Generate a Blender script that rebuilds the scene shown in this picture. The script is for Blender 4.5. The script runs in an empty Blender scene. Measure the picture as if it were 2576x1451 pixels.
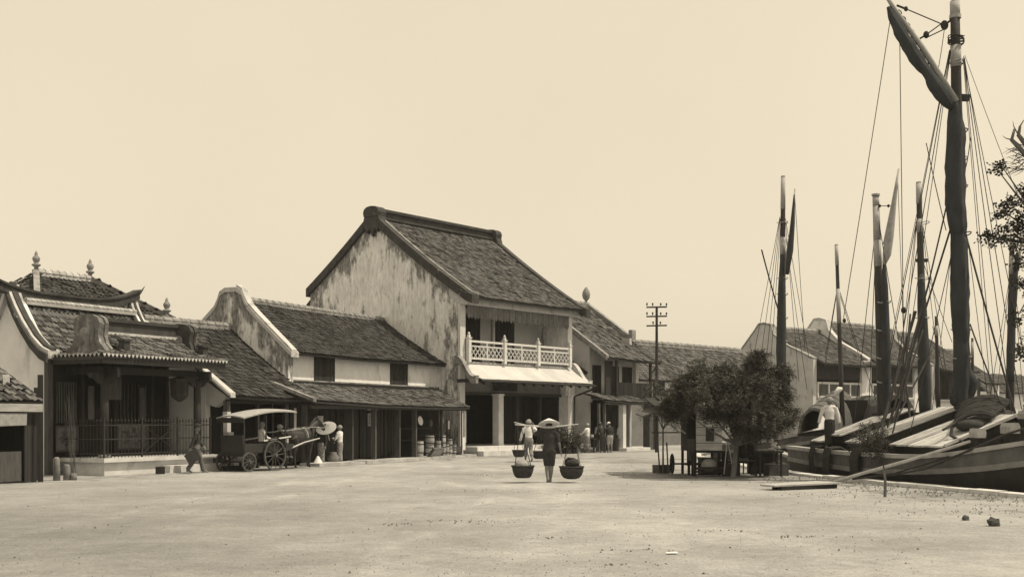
import bpy, bmesh, math, random
from mathutils import Vector, Matrix, noise
R = math.radians
SC = bpy.context.scene
COL = SC.collection
random.seed(11)

# ------------------------------------------------------------------ camera, sky, sun, exposure
cam_d = bpy.data.cameras.new('camera'); cam = bpy.data.objects.new('camera', cam_d); COL.objects.link(cam)
cam.location = (0, 0, 1.6); cam.rotation_euler = (R(90), 0, 0)
cam_d.sensor_width = 36; cam_d.lens = 36*3000/2576; cam_d.shift_y = (1055-725.5)/2576
cam_d.clip_start = .1; cam_d.clip_end = 3000
SC.camera = cam
SUN_EL, SUN_AZ = R(63), R(96)          # azimuth from +Y towards +X
W = bpy.data.worlds.new('World'); SC.world = W; W.use_nodes = True
nt = W.node_tree; nt.nodes.clear()
sky = nt.nodes.new('ShaderNodeTexSky'); sky.sky_type = 'NISHITA'; sky.sun_disc = False
sky.sun_elevation = SUN_EL; sky.sun_rotation = SUN_AZ; sky.dust_density = 4
bw = nt.nodes.new('ShaderNodeRGBToBW'); nt.links.new(sky.outputs[0], bw.inputs[0])
pw = nt.nodes.new('ShaderNodeMath'); pw.operation = 'POWER'; pw.inputs[1].default_value = .2
nt.links.new(bw.outputs[0], pw.inputs[0])
ml = nt.nodes.new('ShaderNodeVectorMath'); ml.operation = 'SCALE'
sn = nt.nodes.new('ShaderNodeTexNoise'); sn.inputs['Scale'].default_value = 2.2; sn.inputs['Detail'].default_value = 5
sr = nt.nodes.new('ShaderNodeMapRange'); sr.inputs[1].default_value = .25; sr.inputs[2].default_value = .75; sr.inputs[3].default_value = .955; sr.inputs[4].default_value = 1.04
stc = nt.nodes.new('ShaderNodeTexCoord'); nt.links.new(stc.outputs['Generated'], sn.inputs['Vector']); nt.links.new(sn.outputs['Fac'], sr.inputs[0])
pm = nt.nodes.new('ShaderNodeMath'); pm.operation = 'MULTIPLY'; nt.links.new(pw.outputs[0], pm.inputs[0]); nt.links.new(sr.outputs[0], pm.inputs[1])
ml.inputs[0].default_value = (1.0, .872, .650)
nt.links.new(pm.outputs[0], ml.inputs['Scale'])
bg = nt.nodes.new('ShaderNodeBackground'); bg.inputs[1].default_value = .695
nt.links.new(ml.outputs[0], bg.inputs[0])
wo = nt.nodes.new('ShaderNodeOutputWorld'); nt.links.new(bg.outputs[0], wo.inputs[0])
sl = bpy.data.lights.new('sun', 'SUN'); sl.energy = 4.6; sl.angle = R(.6); sl.color = (1, .885, .68)
so = bpy.data.objects.new('sun', sl); COL.objects.link(so)
so.rotation_euler = (R(90)-SUN_EL, 0, math.pi-SUN_AZ)
sdir = Vector((math.sin(SUN_AZ)*math.cos(SUN_EL), math.cos(SUN_AZ)*math.cos(SUN_EL), math.sin(SUN_EL)))
so.rotation_euler = sdir.to_track_quat('Z', 'Y').to_euler()
SC.view_settings.view_transform = 'Standard'; SC.view_settings.look = 'None'
SC.view_settings.exposure = 0; SC.view_settings.gamma = 1
SC.view_settings.use_curve_mapping = False
SC.cycles.max_bounces = 6; SC.cycles.diffuse_bounces = 3

# ------------------------------------------------------------------ materials
def mat(name, g, scale=3., var=.35, bump=.25, rough=.88, stretch=(1, 1, 1), isl=0., tint=(1, .995, 1.0),
        dark=None, dthr=.55, dscale=2., dstretch=(1, 1, 1), dsoft=.12, grime=False, bscale=None, spec=.15, detail=7):
    m = bpy.data.materials.new(name); m.use_nodes = True
    N = m.node_tree.nodes; L = m.node_tree.links
    b = N['Principled BSDF']; b.inputs['Roughness'].default_value = rough
    b.inputs['Specular IOR Level'].default_value = spec
    tc = N.new('ShaderNodeTexCoord')
    def nz(sc, st, det=detail):
        mp = N.new('ShaderNodeMapping'); mp.inputs['Scale'].default_value = st
        L.new(tc.outputs['Object'], mp.inputs[0])
        n = N.new('ShaderNodeTexNoise'); n.inputs['Scale'].default_value = sc
        n.inputs['Detail'].default_value = det; n.inputs['Roughness'].default_value = .62
        L.new(mp.outputs[0], n.inputs['Vector']); return n.outputs['Fac']
    def rng(v, a, b_, c, d):
        r = N.new('ShaderNodeMapRange'); r.inputs[1].default_value = a; r.inputs[2].default_value = b_
        r.inputs[3].default_value = c; r.inputs[4].default_value = d; L.new(v, r.inputs[0]); return r.outputs[0]
    def mth(op, a, b_):
        r = N.new('ShaderNodeMath'); r.operation = op
        for i, v in enumerate((a, b_)):
            if isinstance(v, (int, float)): r.inputs[i].default_value = v
            else: L.new(v, r.inputs[i])
        return r.outputs[0]
    n1 = nz(scale, stretch)
    val = rng(n1, .25, .75, g*(1-var), g*(1+var))
    if isl:
        oi = N.new('ShaderNodeObjectInfo'); ge = N.new('ShaderNodeNewGeometry')
        s = mth('FRACT', mth('ADD', mth('MULTIPLY', oi.outputs['Random'], 7.3), ge.outputs['Random Per Island']), 0.)
        val = mth('MULTIPLY', val, rng(s, 0, 1, 1-isl, 1+isl))
    if grime: val = mth('MULTIPLY', val, rng(nz(3.4, (2.2, 2.2, .55), 8), .36, .60, .80, 1.10))
    if dark is not None:
        n2 = nz(dscale, dstretch, 9)
        if grime:
            at = N.new('ShaderNodeAttribute'); at.attribute_name = 'grime'
            n2 = mth('ADD', n2, mth('MULTIPLY', at.outputs['Fac'], .30))
        f = rng(n2, dthr, dthr+dsoft, 0, 1)
        mx = N.new('ShaderNodeMix'); mx.data_type = 'FLOAT'
        L.new(f, mx.inputs[0]); L.new(val, mx.inputs[2])
        L.new(rng(nz(dscale*5, dstretch), .3, .7, dark*.5, dark*(2.6 if grime else 1.5)), mx.inputs[3])
        val = mx.outputs[0]
    sv = N.new('ShaderNodeVectorMath'); sv.operation = 'SCALE'; sv.inputs[0].default_value = tint
    L.new(val, sv.inputs['Scale']); L.new(sv.outputs[0], b.inputs['Base Color'])
    if bump:
        bp = N.new('ShaderNodeBump'); bp.inputs['Strength'].default_value = bump; bp.inputs['Distance'].default_value = .03
        L.new(nz(bscale or scale*4, stretch), bp.inputs['Height']); L.new(bp.outputs[0], b.inputs['Normal'])
    return m

M = {}
M['tile'] = mat('roof_tile', .082, 7, .7, .2, .9, isl=.7, dark=.13, dthr=.64, dscale=.9, dsoft=.12)
M['tile_dark'] = mat('roof_tile_mossy', .042, 7, .6, .2, .92, isl=.6, dark=.085, dthr=.66, dscale=.8, dsoft=.12)
M['tile_far'] = mat('roof_tile_far', .075, 4, .6, .2, .9, isl=.5)
M['deck'] = mat('roof_boarding', .06, 4, .3)
M['plaster'] = mat('limewashed_plaster', .68, 1.6, .14, .12, .92, dark=.34, dthr=.555, dscale=1.3, dstretch=(1.6, 1.6, .5), dsoft=.2)
M['stained'] = mat('stained_plaster', .70, 1.1, .16, .15, .93, dark=.13, dthr=.565, dscale=1.6, dstretch=(1.5, 1.5, .6), dsoft=.12, grime=True)
M['oldwall'] = mat('weathered_plaster', .46, 1.2, .2, .15, .93, dark=.16, dthr=.57, dscale=1.2, dstretch=(1.8, 1.8, .5), dsoft=.14)
M['shadewall'] = mat('dingy_plaster', .17, 1.2, .35, .2, .95, dark=.07, dthr=.55, dscale=1.2, dsoft=.2)  # shade on the shop fascia and low street walls put into the colour
M['cream'] = mat('shaded_wall_paint', .55, 1.5, .1, .08, .9)  # plain wall paint with faint mottling
M['trim'] = mat('white_trim', .46, 3, .15, .1, .85, dark=.20, dthr=.54, dscale=2.5, dsoft=.15)
M['mould'] = mat('mould_blackened_trim', .055, 3, .45, .2, .95, dark=.32, dthr=.66, dscale=2.2, dsoft=.1)
M['scroll'] = mat('grey_scroll_plaster', .15, 4, .5, .3, .95, dark=.34, dthr=.58, dscale=4, dsoft=.12)
M['valance'] = mat('grey_valance_paint', .13, 4, .3, .1, .8, isl=.15)
M['ridge'] = mat('ridge_mortar', .25, 3, .4, .3, .95, dark=.10, dthr=.5, dscale=2.4, dsoft=.2)
M['wood'] = mat('dark_wood', .032, 5, .35, .2, .8, stretch=(3, 3, .4), isl=.3)
M['wood_mid'] = mat('brown_wood', .08, 4, .35, .25, .85, stretch=(3, 3, .5), isl=.3)
M['wood_grey'] = mat('grey_weathered_wood', .33, 4, .3, .25, .85, stretch=(.6, 4, 4), isl=.18)
M['board'] = mat('shutter_boards', .030, 5, .3, .2, .85, stretch=(3, 3, .3), isl=.3)
M['paint'] = mat('old_white_paint', .58, 4, .15, .1, .75, isl=.08)
M['grey'] = mat('grey_paint', .24, 4, .2, .1, .8, isl=.1)
M['sheet'] = mat('zinc_sheet', .46, 2.5, .14, .1, .6, stretch=(1, .3, 1), isl=.08, dark=.3, dthr=.64, dscale=2.5)
M['iron'] = mat('wrought_iron', .035, 6, .3, .1, .6)
M['stone'] = mat('stone', .36, 3, .3, .4, .95, isl=.2)
M['stone_pale'] = mat('pale_stone', .55, 2.5, .16, .2, .93, dark=.30, dthr=.58, dscale=1.6, dsoft=.2)
M['relief'] = mat('relief_panel', .13, 9, .35, .5, .9)
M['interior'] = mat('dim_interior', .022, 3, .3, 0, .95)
M['cloth_w'] = mat('white_cotton', .66, 6, .12, .15, .95)
M['cloth_g'] = mat('grey_cotton', .30, 7, .25, .2, .95)
M['cloth_d'] = mat('dark_cotton', .04, 8, .35, .2, .95)
M['cloth_m'] = mat('brown_cotton', .11, 7, .25, .2, .95)
M['plank_pale'] = mat('pale_plank', .72, 4, .3, .25, .85, stretch=(.5, 4, 4), isl=.15)
M['cloth_p'] = mat('patterned_batik', .22, 22, .8, .1, .95)
M['skin'] = mat('brown_skin', .17, 5, .12, 0, .6, spec=.3)
M['hair'] = mat('black_hair', .03, 9, .3, 0, .6)
M['straw'] = mat('woven_straw', .62, 14, .15, .2, .9)
M['basket'] = mat('dark_basket', .045, 14, .4, .4, .9)
M['bamboo'] = mat('bamboo', .42, 6, .25, .1, .7)
M['paper'] = mat('oiled_paper', .36, 8, .12, .1, .8)
M['horse'] = mat('dark_horse_coat', .03, 4, .4, .05, .6, spec=.3)
M['leather'] = mat('black_leather', .025, 5, .3, .1, .5, spec=.4)
M['hull'] = mat('hull_paint', .10, 2.2, .45, .15, .75, stretch=(1, 1, 1), isl=.15)
M['gunwale'] = mat('worn_gunwale_paint', .33, 3, .3, .2, .8, dark=.15, dthr=.6, dscale=2.5)
M['tar'] = mat('tarred_hull', .03, 2.2, .4, .2, .6)
M['band'] = mat('hull_band_paint', .20, 3, .28, .15, .8)
M['deckplank'] = mat('deck_planks', .36, 3, .35, .3, .85, stretch=(4, .3, 4), isl=.32)
M['mast'] = mat('mast_wood', .05, 4, .35, .15, .7, stretch=(2, 2, .3))
M['mast_white'] = mat('mast_white_paint', .33, 4, .2, .1, .7)
M['sail'] = mat('furled_sail', .045, 3, .35, .35, .9, tint=(.9, .98, 1.08), stretch=(1, 1, .4))
M['rope'] = mat('hemp_rope', .042, 10, .3, .2, .9)
M['rope_pale'] = mat('pale_rope', .34, 10, .3, .2, .9)
M['thatch'] = mat('palm_thatch', .10, 9, .5, .5, .95, stretch=(2, .4, 2))
M['leaf'] = mat('tree_leaves', .068, 1.6, .5, 0, .75, isl=.5, tint=(1, 1, .9))
M['leaf_dark'] = mat('dark_tree_leaves', .045, 1.6, .4, 0, .7, isl=.5, tint=(1, 1, .9))
M['dry'] = mat('dry_grass_blades', .19, 3, .5, 0, .9, isl=.6)
M['bark'] = mat('bark', .12, 6, .4, .4, .95, stretch=(2, 2, .6))
M['debris'] = mat('dark_litter', .10, 8, .5, .2, .95, isl=.4)
M['stone_dark'] = mat('grimy_stone', .17, 4, .35, .3, .95)
M['pebble'] = mat('pebbles', .24, 8, .3, .2, .95, isl=.6)

def ground_mat():
    m = bpy.data.materials.new('dusty_road'); m.use_nodes = True
    N = m.node_tree.nodes; L = m.node_tree.links; b = N['Principled BSDF']
    b.inputs['Roughness'].default_value = .97; b.inputs['Specular IOR Level'].default_value = .1
    tc = N.new('ShaderNodeTexCoord')
    def nz(sc, st=(1, 1, 1), det=8, ro=.6, rot=0):
        mp = N.new('ShaderNodeMapping'); mp.inputs['Scale'].default_value = st; mp.inputs['Rotation'].default_value = (0, 0, rot)
        L.new(tc.outputs['Object'], mp.inputs[0])
        n = N.new('ShaderNodeTexNoise'); n.inputs['Scale'].default_value = sc; n.inputs['Detail'].default_value = det
        n.inputs['Roughness'].default_value = ro
        L.new(mp.outputs[0], n.inputs['Vector']); return n.outputs['Fac']
    def rng(v, a, b_, c, d):
        r = N.new('ShaderNodeMapRange'); r.inputs[1].default_value = a; r.inputs[2].default_value = b_
        r.inputs[3].default_value = c; r.inputs[4].default_value = d; L.new(v, r.inputs[0]); return r.outputs[0]
    def mth(op, a, b_):
        r = N.new('ShaderNodeMath'); r.operation = op
        for i, v in enumerate((a, b_)):
            if isinstance(v, (int, float)): r.inputs[i].default_value = v
            else: L.new(v, r.inputs[i])
        return r.outputs[0]
    a = rng(nz(.16), .3, .7, .245, .315)
    a = mth('MULTIPLY', a, rng(nz(2.2), .3, .7, .92, 1.06))
    a = mth('MULTIPLY', a, rng(nz(22, (1, 1, 1), 7, .8), .3, .7, .70, 1.28))
    a = mth('MULTIPLY', a, rng(nz(70, (1, 1, 1), 3, .6), .62, .72, 1, .62))
    a = mth('MULTIPLY', a, rng(nz(60, (1, 1, 1), 3, .6), .64, .74, 1, 1.45))
    a = mth('MULTIPLY', a, rng(nz(.55), .3, .7, .86, 1.12))
    a = mth('MULTIPLY', a, rng(nz(.33, (1, 1, 1), 5, .5), .35, .65, .91, 1.07))
    a = mth('MULTIPLY', a, rng(nz(5.5, (1, 1, 1), 8, .7), .35, .65, .90, 1.08))
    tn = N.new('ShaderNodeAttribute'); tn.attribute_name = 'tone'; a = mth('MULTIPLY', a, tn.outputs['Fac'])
    sx = N.new('ShaderNodeSeparateXYZ'); L.new(tc.outputs['Object'], sx.inputs[0])
    wob = mth('MULTIPLY', mth('SUBTRACT', nz(.12), .5), 3.0)
    rut = None
    for c0, c1, c2 in ((-2.6, .085, 0.), (-.95, .085, 0.), (5.2, -.22, .0), (6.7, -.22, .0), (-7.5, .02, .0012), (-6.0, .02, .0012)):
        yy = sx.outputs[1]; curve = mth('ADD', mth('ADD', mth('MULTIPLY', yy, c1), c0), mth('MULTIPLY', mth('MULTIPLY', yy, yy), c2))
        d = mth('ABSOLUTE', mth('ADD', mth('SUBTRACT', sx.outputs[0], curve), wob), 0.)
        v = rng(d, .03, .26, 1, 0); rut = v if rut is None else mth('MAXIMUM', rut, v)
    rut = mth('MULTIPLY', rut, rng(nz(.9), .35, .65, 0, 1))
    a = mth('MULTIPLY', a, mth('ADD', 1, mth('MULTIPLY', rut, .17)))
    at = N.new('ShaderNodeAttribute'); at.attribute_name = 'dirt'
    f = rng(mth('ADD', nz(1.4), mth('MULTIPLY', at.outputs['Fac'], .5)), .60, .82, 0, 1)
    mx = N.new('ShaderNodeMix'); mx.data_type = 'FLOAT'; L.new(f, mx.inputs[0]); L.new(a, mx.inputs[2])
    L.new(rng(nz(9), .3, .7, .05, .24), mx.inputs[3])
    sv = N.new('ShaderNodeVectorMath'); sv.operation = 'SCALE'; sv.inputs[0].default_value = (.995, .995, 1.0)
    L.new(mx.outputs[0], sv.inputs['Scale']); L.new(sv.outputs[0], b.inputs['Base Color'])
    bp = N.new('ShaderNodeBump'); bp.inputs['Strength'].default_value = .5; bp.inputs['Distance'].default_value = .05
    L.new(mth('ADD', nz(7, (1, 1, 1), 10, .7), mth('MULTIPLY', nz(1.1), 1.2)), bp.inputs['Height']); L.new(bp.outputs[0], b.inputs['Normal'])
    return m
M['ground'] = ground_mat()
def water_mat():
    m = mat('canal_water', .03, 1, .2, 0, .12, spec=.5, tint=(1, 1, .9))
    N = m.node_tree.nodes; L = m.node_tree.links
    n = N.new('ShaderNodeTexNoise'); n.inputs['Scale'].default_value = 2.5
    tc = N.new('ShaderNodeTexCoord'); L.new(tc.outputs['Object'], n.inputs['Vector'])
    bp = N.new('ShaderNodeBump'); bp.inputs['Strength'].default_value = .15; bp.inputs['Distance'].default_value = .1
    L.new(n.outputs['Fac'], bp.inputs['Height']); L.new(bp.outputs[0], N['Principled BSDF'].inputs['Normal'])
    return m
M['water'] = water_mat()

# ------------------------------------------------------------------ mesh helpers
def lerp(a, b, t): return a+(b-a)*t
V = Vector
class MB:
    """collects shapes into one mesh"""
    def __init__(s): s.v = []; s.f = []
    def add(s, vs, fs):
        o = len(s.v); s.v += [tuple(p) for p in vs]; s.f += [tuple(i+o for i in f) for f in fs]; return s
    def box(s, x0, x1, y0, y1, z0, z1):
        return s.add([(x0, y0, z0), (x1, y0, z0), (x1, y1, z0), (x0, y1, z0), (x0, y0, z1), (x1, y0, z1), (x1, y1, z1), (x0, y1, z1)],
                     [(0, 3, 2, 1), (4, 5, 6, 7), (0, 1, 5, 4), (1, 2, 6, 5), (2, 3, 7, 6), (3, 0, 4, 7)])
    def hexa(s, p):   # eight corners, lower four then upper four
        return s.add(p, [(0, 3, 2, 1), (4, 5, 6, 7), (0, 1, 5, 4), (1, 2, 6, 5), (2, 3, 7, 6), (3, 0, 4, 7)])
    def bar(s, p, q, w, h, up=(0, 0, 1)):
        p, q = V(p), V(q); d = (q-p).normalized(); u = V(up)
        if abs(d.dot(u)) > .98: u = V((0, 1, 0))
        a = d.cross(u).normalized(); b = a.cross(d).normalized(); a *= w/2; b *= h/2
        return s.hexa([p-a-b, p+a-b, q+a-b, q-a-b, p-a+b, p+a+b, q+a+b, q-a+b])
    def tube(s, pts, r, n=8, caps=True):
        pts = [V(p) for p in pts]; k = len(pts)
        rs = r if isinstance(r, (list, tuple)) else [r]*k
        base = len(s.v); prev = None
        for i, p in enumerate(pts):
            d = (pts[min(i+1, k-1)]-pts[max(i-1, 0)])
            if d.length < 1e-9: d = V((0, 0, 1))
            d.normalize()
            if prev is None:
                a = d.cross(V((0, 0, 1)) if abs(d.z) < .95 else V((0, 1, 0))).normalized()
            else:
                a = (prev-d*prev.dot(d)).normalized()
            prev = a; b = d.cross(a)
            rr = rs[i]; ra, rb = rr if isinstance(rr, tuple) else (rr, rr)
            for j in range(n):
                t = 2*math.pi*j/n
                s.v.append(tuple(p+a*math.cos(t)*ra+b*math.sin(t)*rb))
        for i in range(k-1):
            for j in range(n):
                s.f.append((base+i*n+j, base+i*n+(j+1) % n, base+(i+1)*n+(j+1) % n, base+(i+1)*n+j))
        if caps:
            s.f.append(tuple(base+j for j in reversed(range(n)))); s.f.append(tuple(base+(k-1)*n+j for j in range(n)))
        return s
    def lathe(s, prof, c=(0, 0, 0), n=16, sx=1, sy=1):
        base = len(s.v)
        for r, z in prof:
            for j in range(n):
                t = 2*math.pi*j/n; s.v.append((c[0]+r*math.cos(t)*sx, c[1]+r*math.sin(t)*sy, c[2]+z))
        for i in range(len(prof)-1):
            for j in range(n):
                s.f.append((base+i*n+j, base+i*n+(j+1) % n, base+(i+1)*n+(j+1) % n, base+(i+1)*n+j))
        s.f.append(tuple(base+j for j in reversed(range(n)))); k = len(prof)-1
        s.f.append(tuple(base+k*n+j for j in range(n)))
        return s
    def ell(s, c, r, n=12, k=7):
        prof = [(math.sin(math.pi*i/k), -math.cos(math.pi*i/k)) for i in range(k+1)]
        prof[0] = (.02, -1); prof[-1] = (.02, 1)
        b = len(s.v); s.lathe(prof, (0, 0, 0), n)
        for i in range(b, len(s.v)):
            x, y, z = s.v[i]; s.v[i] = (c[0]+x*r[0], c[1]+y*r[1], c[2]+z*r[2])
        return s
    def prism(s, poly, axis, a, b):
        """polygon in the plane across `axis` ('x': (y,z), 'y': (x,z), 'z': (x,y)) pushed from a to b"""
        f = {'x': lambda p, t: (t, p[0], p[1]), 'y': lambda p, t: (p[0], t, p[1]), 'z': lambda p, t: (p[0], p[1], t)}[axis]
        n = len(poly)
        vs = [f(p, a) for p in poly]+[f(p, b) for p in poly]
        return s.add(vs, [tuple(range(n)), tuple(reversed(range(n, 2*n)))]+[(i, (i+1) % n, n+(i+1) % n, n+i) for i in range(n)])
    def xf(s, m):
        s.v = [tuple(m @ V(p)) for p in s.v]; return s
    def join(s, o): return s.add(o.v, o.f)
    def mesh(s, name, smooth=False):
        me = bpy.data.meshes.new(name); me.from_pydata(s.v, [], s.f); me.validate(); 
        bm = bmesh.new(); bm.from_mesh(me); bmesh.ops.recalc_face_normals(bm, faces=bm.faces); bm.to_mesh(me); bm.free()
        if smooth:
            for p in me.polygons: p.use_smooth = True
        return me

def tag(o, label=None, cat=None, group=None, kind=None):
    if label: o['label'] = label
    if cat: o['category'] = cat
    if group: o['group'] = group
    if kind: o['kind'] = kind
    return o
def thing(name, label, cat, loc=(0, 0, 0), rz=0, group=None):
    o = bpy.data.objects.new(name, None); COL.objects.link(o); o.empty_display_size = .2
    o.location = loc; o.rotation_euler = (0, 0, rz); return tag(o, label, cat, group)
def link(name, me, m, parent=None):
    o = bpy.data.objects.new(name, me); COL.objects.link(o)
    if m is not None and not me.materials: me.materials.append(M[m] if isinstance(m, str) else m)
    if parent is not None: o.parent = parent
    return o
def obj(name, mb, m, parent=None, smooth=False, label=None, kind=None):
    o = link(name, mb.mesh(name, smooth), m, parent)
    if label: o['label'] = label
    if kind: o['kind'] = kind
    return o
def solo(name, mb, m, label, cat, loc=(0, 0, 0), rz=0, group=None, smooth=False):
    o = obj(name, mb, m, None, smooth); o.location = loc; o.rotation_euler = (0, 0, rz); return tag(o, label, cat, group)
def piece(name, me, parent, mtx, m=None):
    o = link(name, me, m, parent); o.matrix_basis = mtx; return o
def bx(x0, x1, y0, y1, z0, z1): return MB().box(x0, x1, y0, y1, z0, z1)
def copy_tree(o, parent=None):
    c = o.copy(); COL.objects.link(c); c.parent = parent
    for ch in o.children: copy_tree(ch, c)
    return c
def rotz_of(ang): return R(90-ang)      # ang: degrees of the front line from +Y towards +X
def G(x, y):                            # photograph point on the ground -> metres (measured once)
    d = 4800/(y-1055); return ((x-1288)/3000*d, d)

# ------------------------------------------------------------------ tiled roofs
def tile_mesh(tw, tl):
    prof = [(-.02, .020), (.22, .046), (.45, .026), (.72, .0), (1.02, .022)]
    vs = []; k = len(prof); ln = tl*1.22
    for fx, z in prof: vs.append((fx*tw, 0, z+.030))
    for fx, z in prof: vs.append((fx*tw, ln, z))
    for fx, z in prof: vs.append((fx*tw, .004, z+.006))
    fs = [(i, i+1, k+i+1, k+i) for i in range(k-1)]+[(2*k+i, 2*k+i+1, i+1, i) for i in range(k-1)]
    return vs, fs
def tile_roof(parent, E0, E1, R0, R1, m='tile', tw=.2, tl=.25, sag=0., single=300, thick=.09, seed=1, name='roof', skip=0.02):
    """sheet of boarding plus rows of pantiles between an eave line and a ridge line; the nearest tiles are objects"""
    rnd = random.Random(seed); E0, E1, R0, R1 = map(V, (E0, E1, R0, R1))
    n = (E1-E0).cross(R0-E0).normalized()
    if n.z < 0: n = -n
    def S(s, t):
        p = lerp(lerp(E0, E1, s), lerp(R0, R1, s), t); w_ = (E1-E0).length
        return p-n*(sag*4*t*(1-t)+.05*math.sin(math.pi*s)*min(1, w_/6)-.028*noise.noise(V((s*w_*.55, t*2.2, seed*3.7))))
    ns = 6; nx = 10; mb = MB(); vs = []; q_ = nx+1
    for lay in (0, thick):
        for i in range(ns+1):
            for j in range(q_): vs.append(S(j/nx, i/ns)-n*(lay+.012))
    k_ = (ns+1)*q_; fs = []
    for i in range(ns):
        for j in range(nx): a = i*q_+j; fs += [(a, a+1, a+q_+1, a+q_), (k_+a, k_+a+q_, k_+a+q_+1, k_+a+1)]
        a = i*q_; fs += [(a, a+q_, k_+a+q_, k_+a), (a+nx, k_+a+nx, k_+a+nx+q_, a+nx+q_)]
    for j in range(nx): a = ns*q_+j; fs += [(j, k_+j, k_+j+1, j+1), (a, a+1, k_+a+1, k_+a)]
    mb.add(vs, fs); roof = obj(name, mb, 'deck', parent)
    L = ((lerp(R0, R1, .5))-(lerp(E0, E1, .5))).length; rows = max(2, int(L/tl)); tl = L/rows
    tv, tf = tile_mesh(tw, tl); me = bpy.data.meshes.new('tile'); me.from_pydata(tv, [], tf)
    tiles = []
    ex = (E1-E0).normalized()
    W_ = parent.matrix_world if parent.parent else Matrix.Translation(parent.location) @ parent.rotation_euler.to_matrix().to_4x4()
    for r in range(rows):
        t = r/rows; a, b = S(0, t), S(1, t); up = (S(.5, min(1, t+.5/rows+.01))-S(.5, t)).normalized()
        nn = ex.cross(up).normalized(); w = (b-a).dot(ex); nc = max(1, int(w/tw)); step = w/nc
        for c in range(nc):
            if rnd.random() < skip: continue
            p = S((c+.0)/nc, t)+nn*(.012+rnd.uniform(-.006, .010))
            ang = rnd.gauss(0, .022); x2 = (ex*math.cos(ang)+up*math.sin(ang)); y2 = nn.cross(x2)
            n2 = (nn+y2*rnd.gauss(0, .03)+x2*rnd.gauss(0, .05)).normalized(); x2 = y2.cross(n2).normalized(); y2 = n2.cross(x2)
            sc = step/tw
            mt = Matrix(((x2.x*sc, y2.x, n2.x, p.x), (x2.y*sc, y2.y, n2.y, p.y), (x2.z*sc, y2.z, n2.z, p.z), (0, 0, 0, 1)))
            tiles.append(((W_ @ p-cam.location).length, mt))
    tiles.sort(key=lambda q: q[0])
    me.materials.append(M[m])
    for d, mt in tiles[:single]:
        o = bpy.data.objects.new('tile', me); COL.objects.link(o); o.parent = roof; o.matrix_basis = mt
    if len(tiles) > single:
        q = MB()
        for d, mt in tiles[single:]: q.add([mt @ V(p) for p in tv], tf)
        ms = bpy.data.meshes.new('tile_rows'); ms.from_pydata(q.v, [], q.f); ms.materials.append(M[m])
        o = bpy.data.objects.new('tile_rows', ms); COL.objects.link(o); o.parent = roof; o['kind'] = 'stuff'
    return roof

def grime_mesh(name, poly, axis_x, m, parent, top, n=46, thick=.35, g=None):
    """plaster gable: a fine grid clipped to the outline poly [(v,z)] at x=axis_x, with a 'grime' amount per vertex"""
    bm = bmesh.new()
    vs = [bm.verts.new((axis_x, a, b)) for a, b in poly]; f = bm.faces.new(vs)
    y0, y1 = min(p[0] for p in poly), max(p[0] for p in poly); z0, z1 = min(p[1] for p in poly), max(p[1] for p in poly)
    for i in range(1, n):
        for no, co in (((0, 1, 0), (0, lerp(y0, y1, i/n), 0)), ((0, 0, 1), (0, 0, lerp(z0, z1, i/n)))):
            bmesh.ops.bisect_plane(bm, geom=bm.verts[:]+bm.edges[:]+bm.faces[:], plane_co=co, plane_no=no)
    ret = bmesh.ops.extrude_face_region(bm, geom=bm.faces[:])
    bmesh.ops.translate(bm, verts=[e for e in ret['geom'] if isinstance(e, bmesh.types.BMVert)], vec=(thick, 0, 0))
    bmesh.ops.recalc_face_normals(bm, faces=bm.faces)
    me = bpy.data.meshes.new(name); bm.to_mesh(me); bm.free()
    at = me.attributes.new('grime', 'FLOAT', 'POINT')
    for i, v in enumerate(me.vertices): at.data[i].value = g(v.co.y, v.co.z) if g else 0
    return link(name, me, m, parent)
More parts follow.
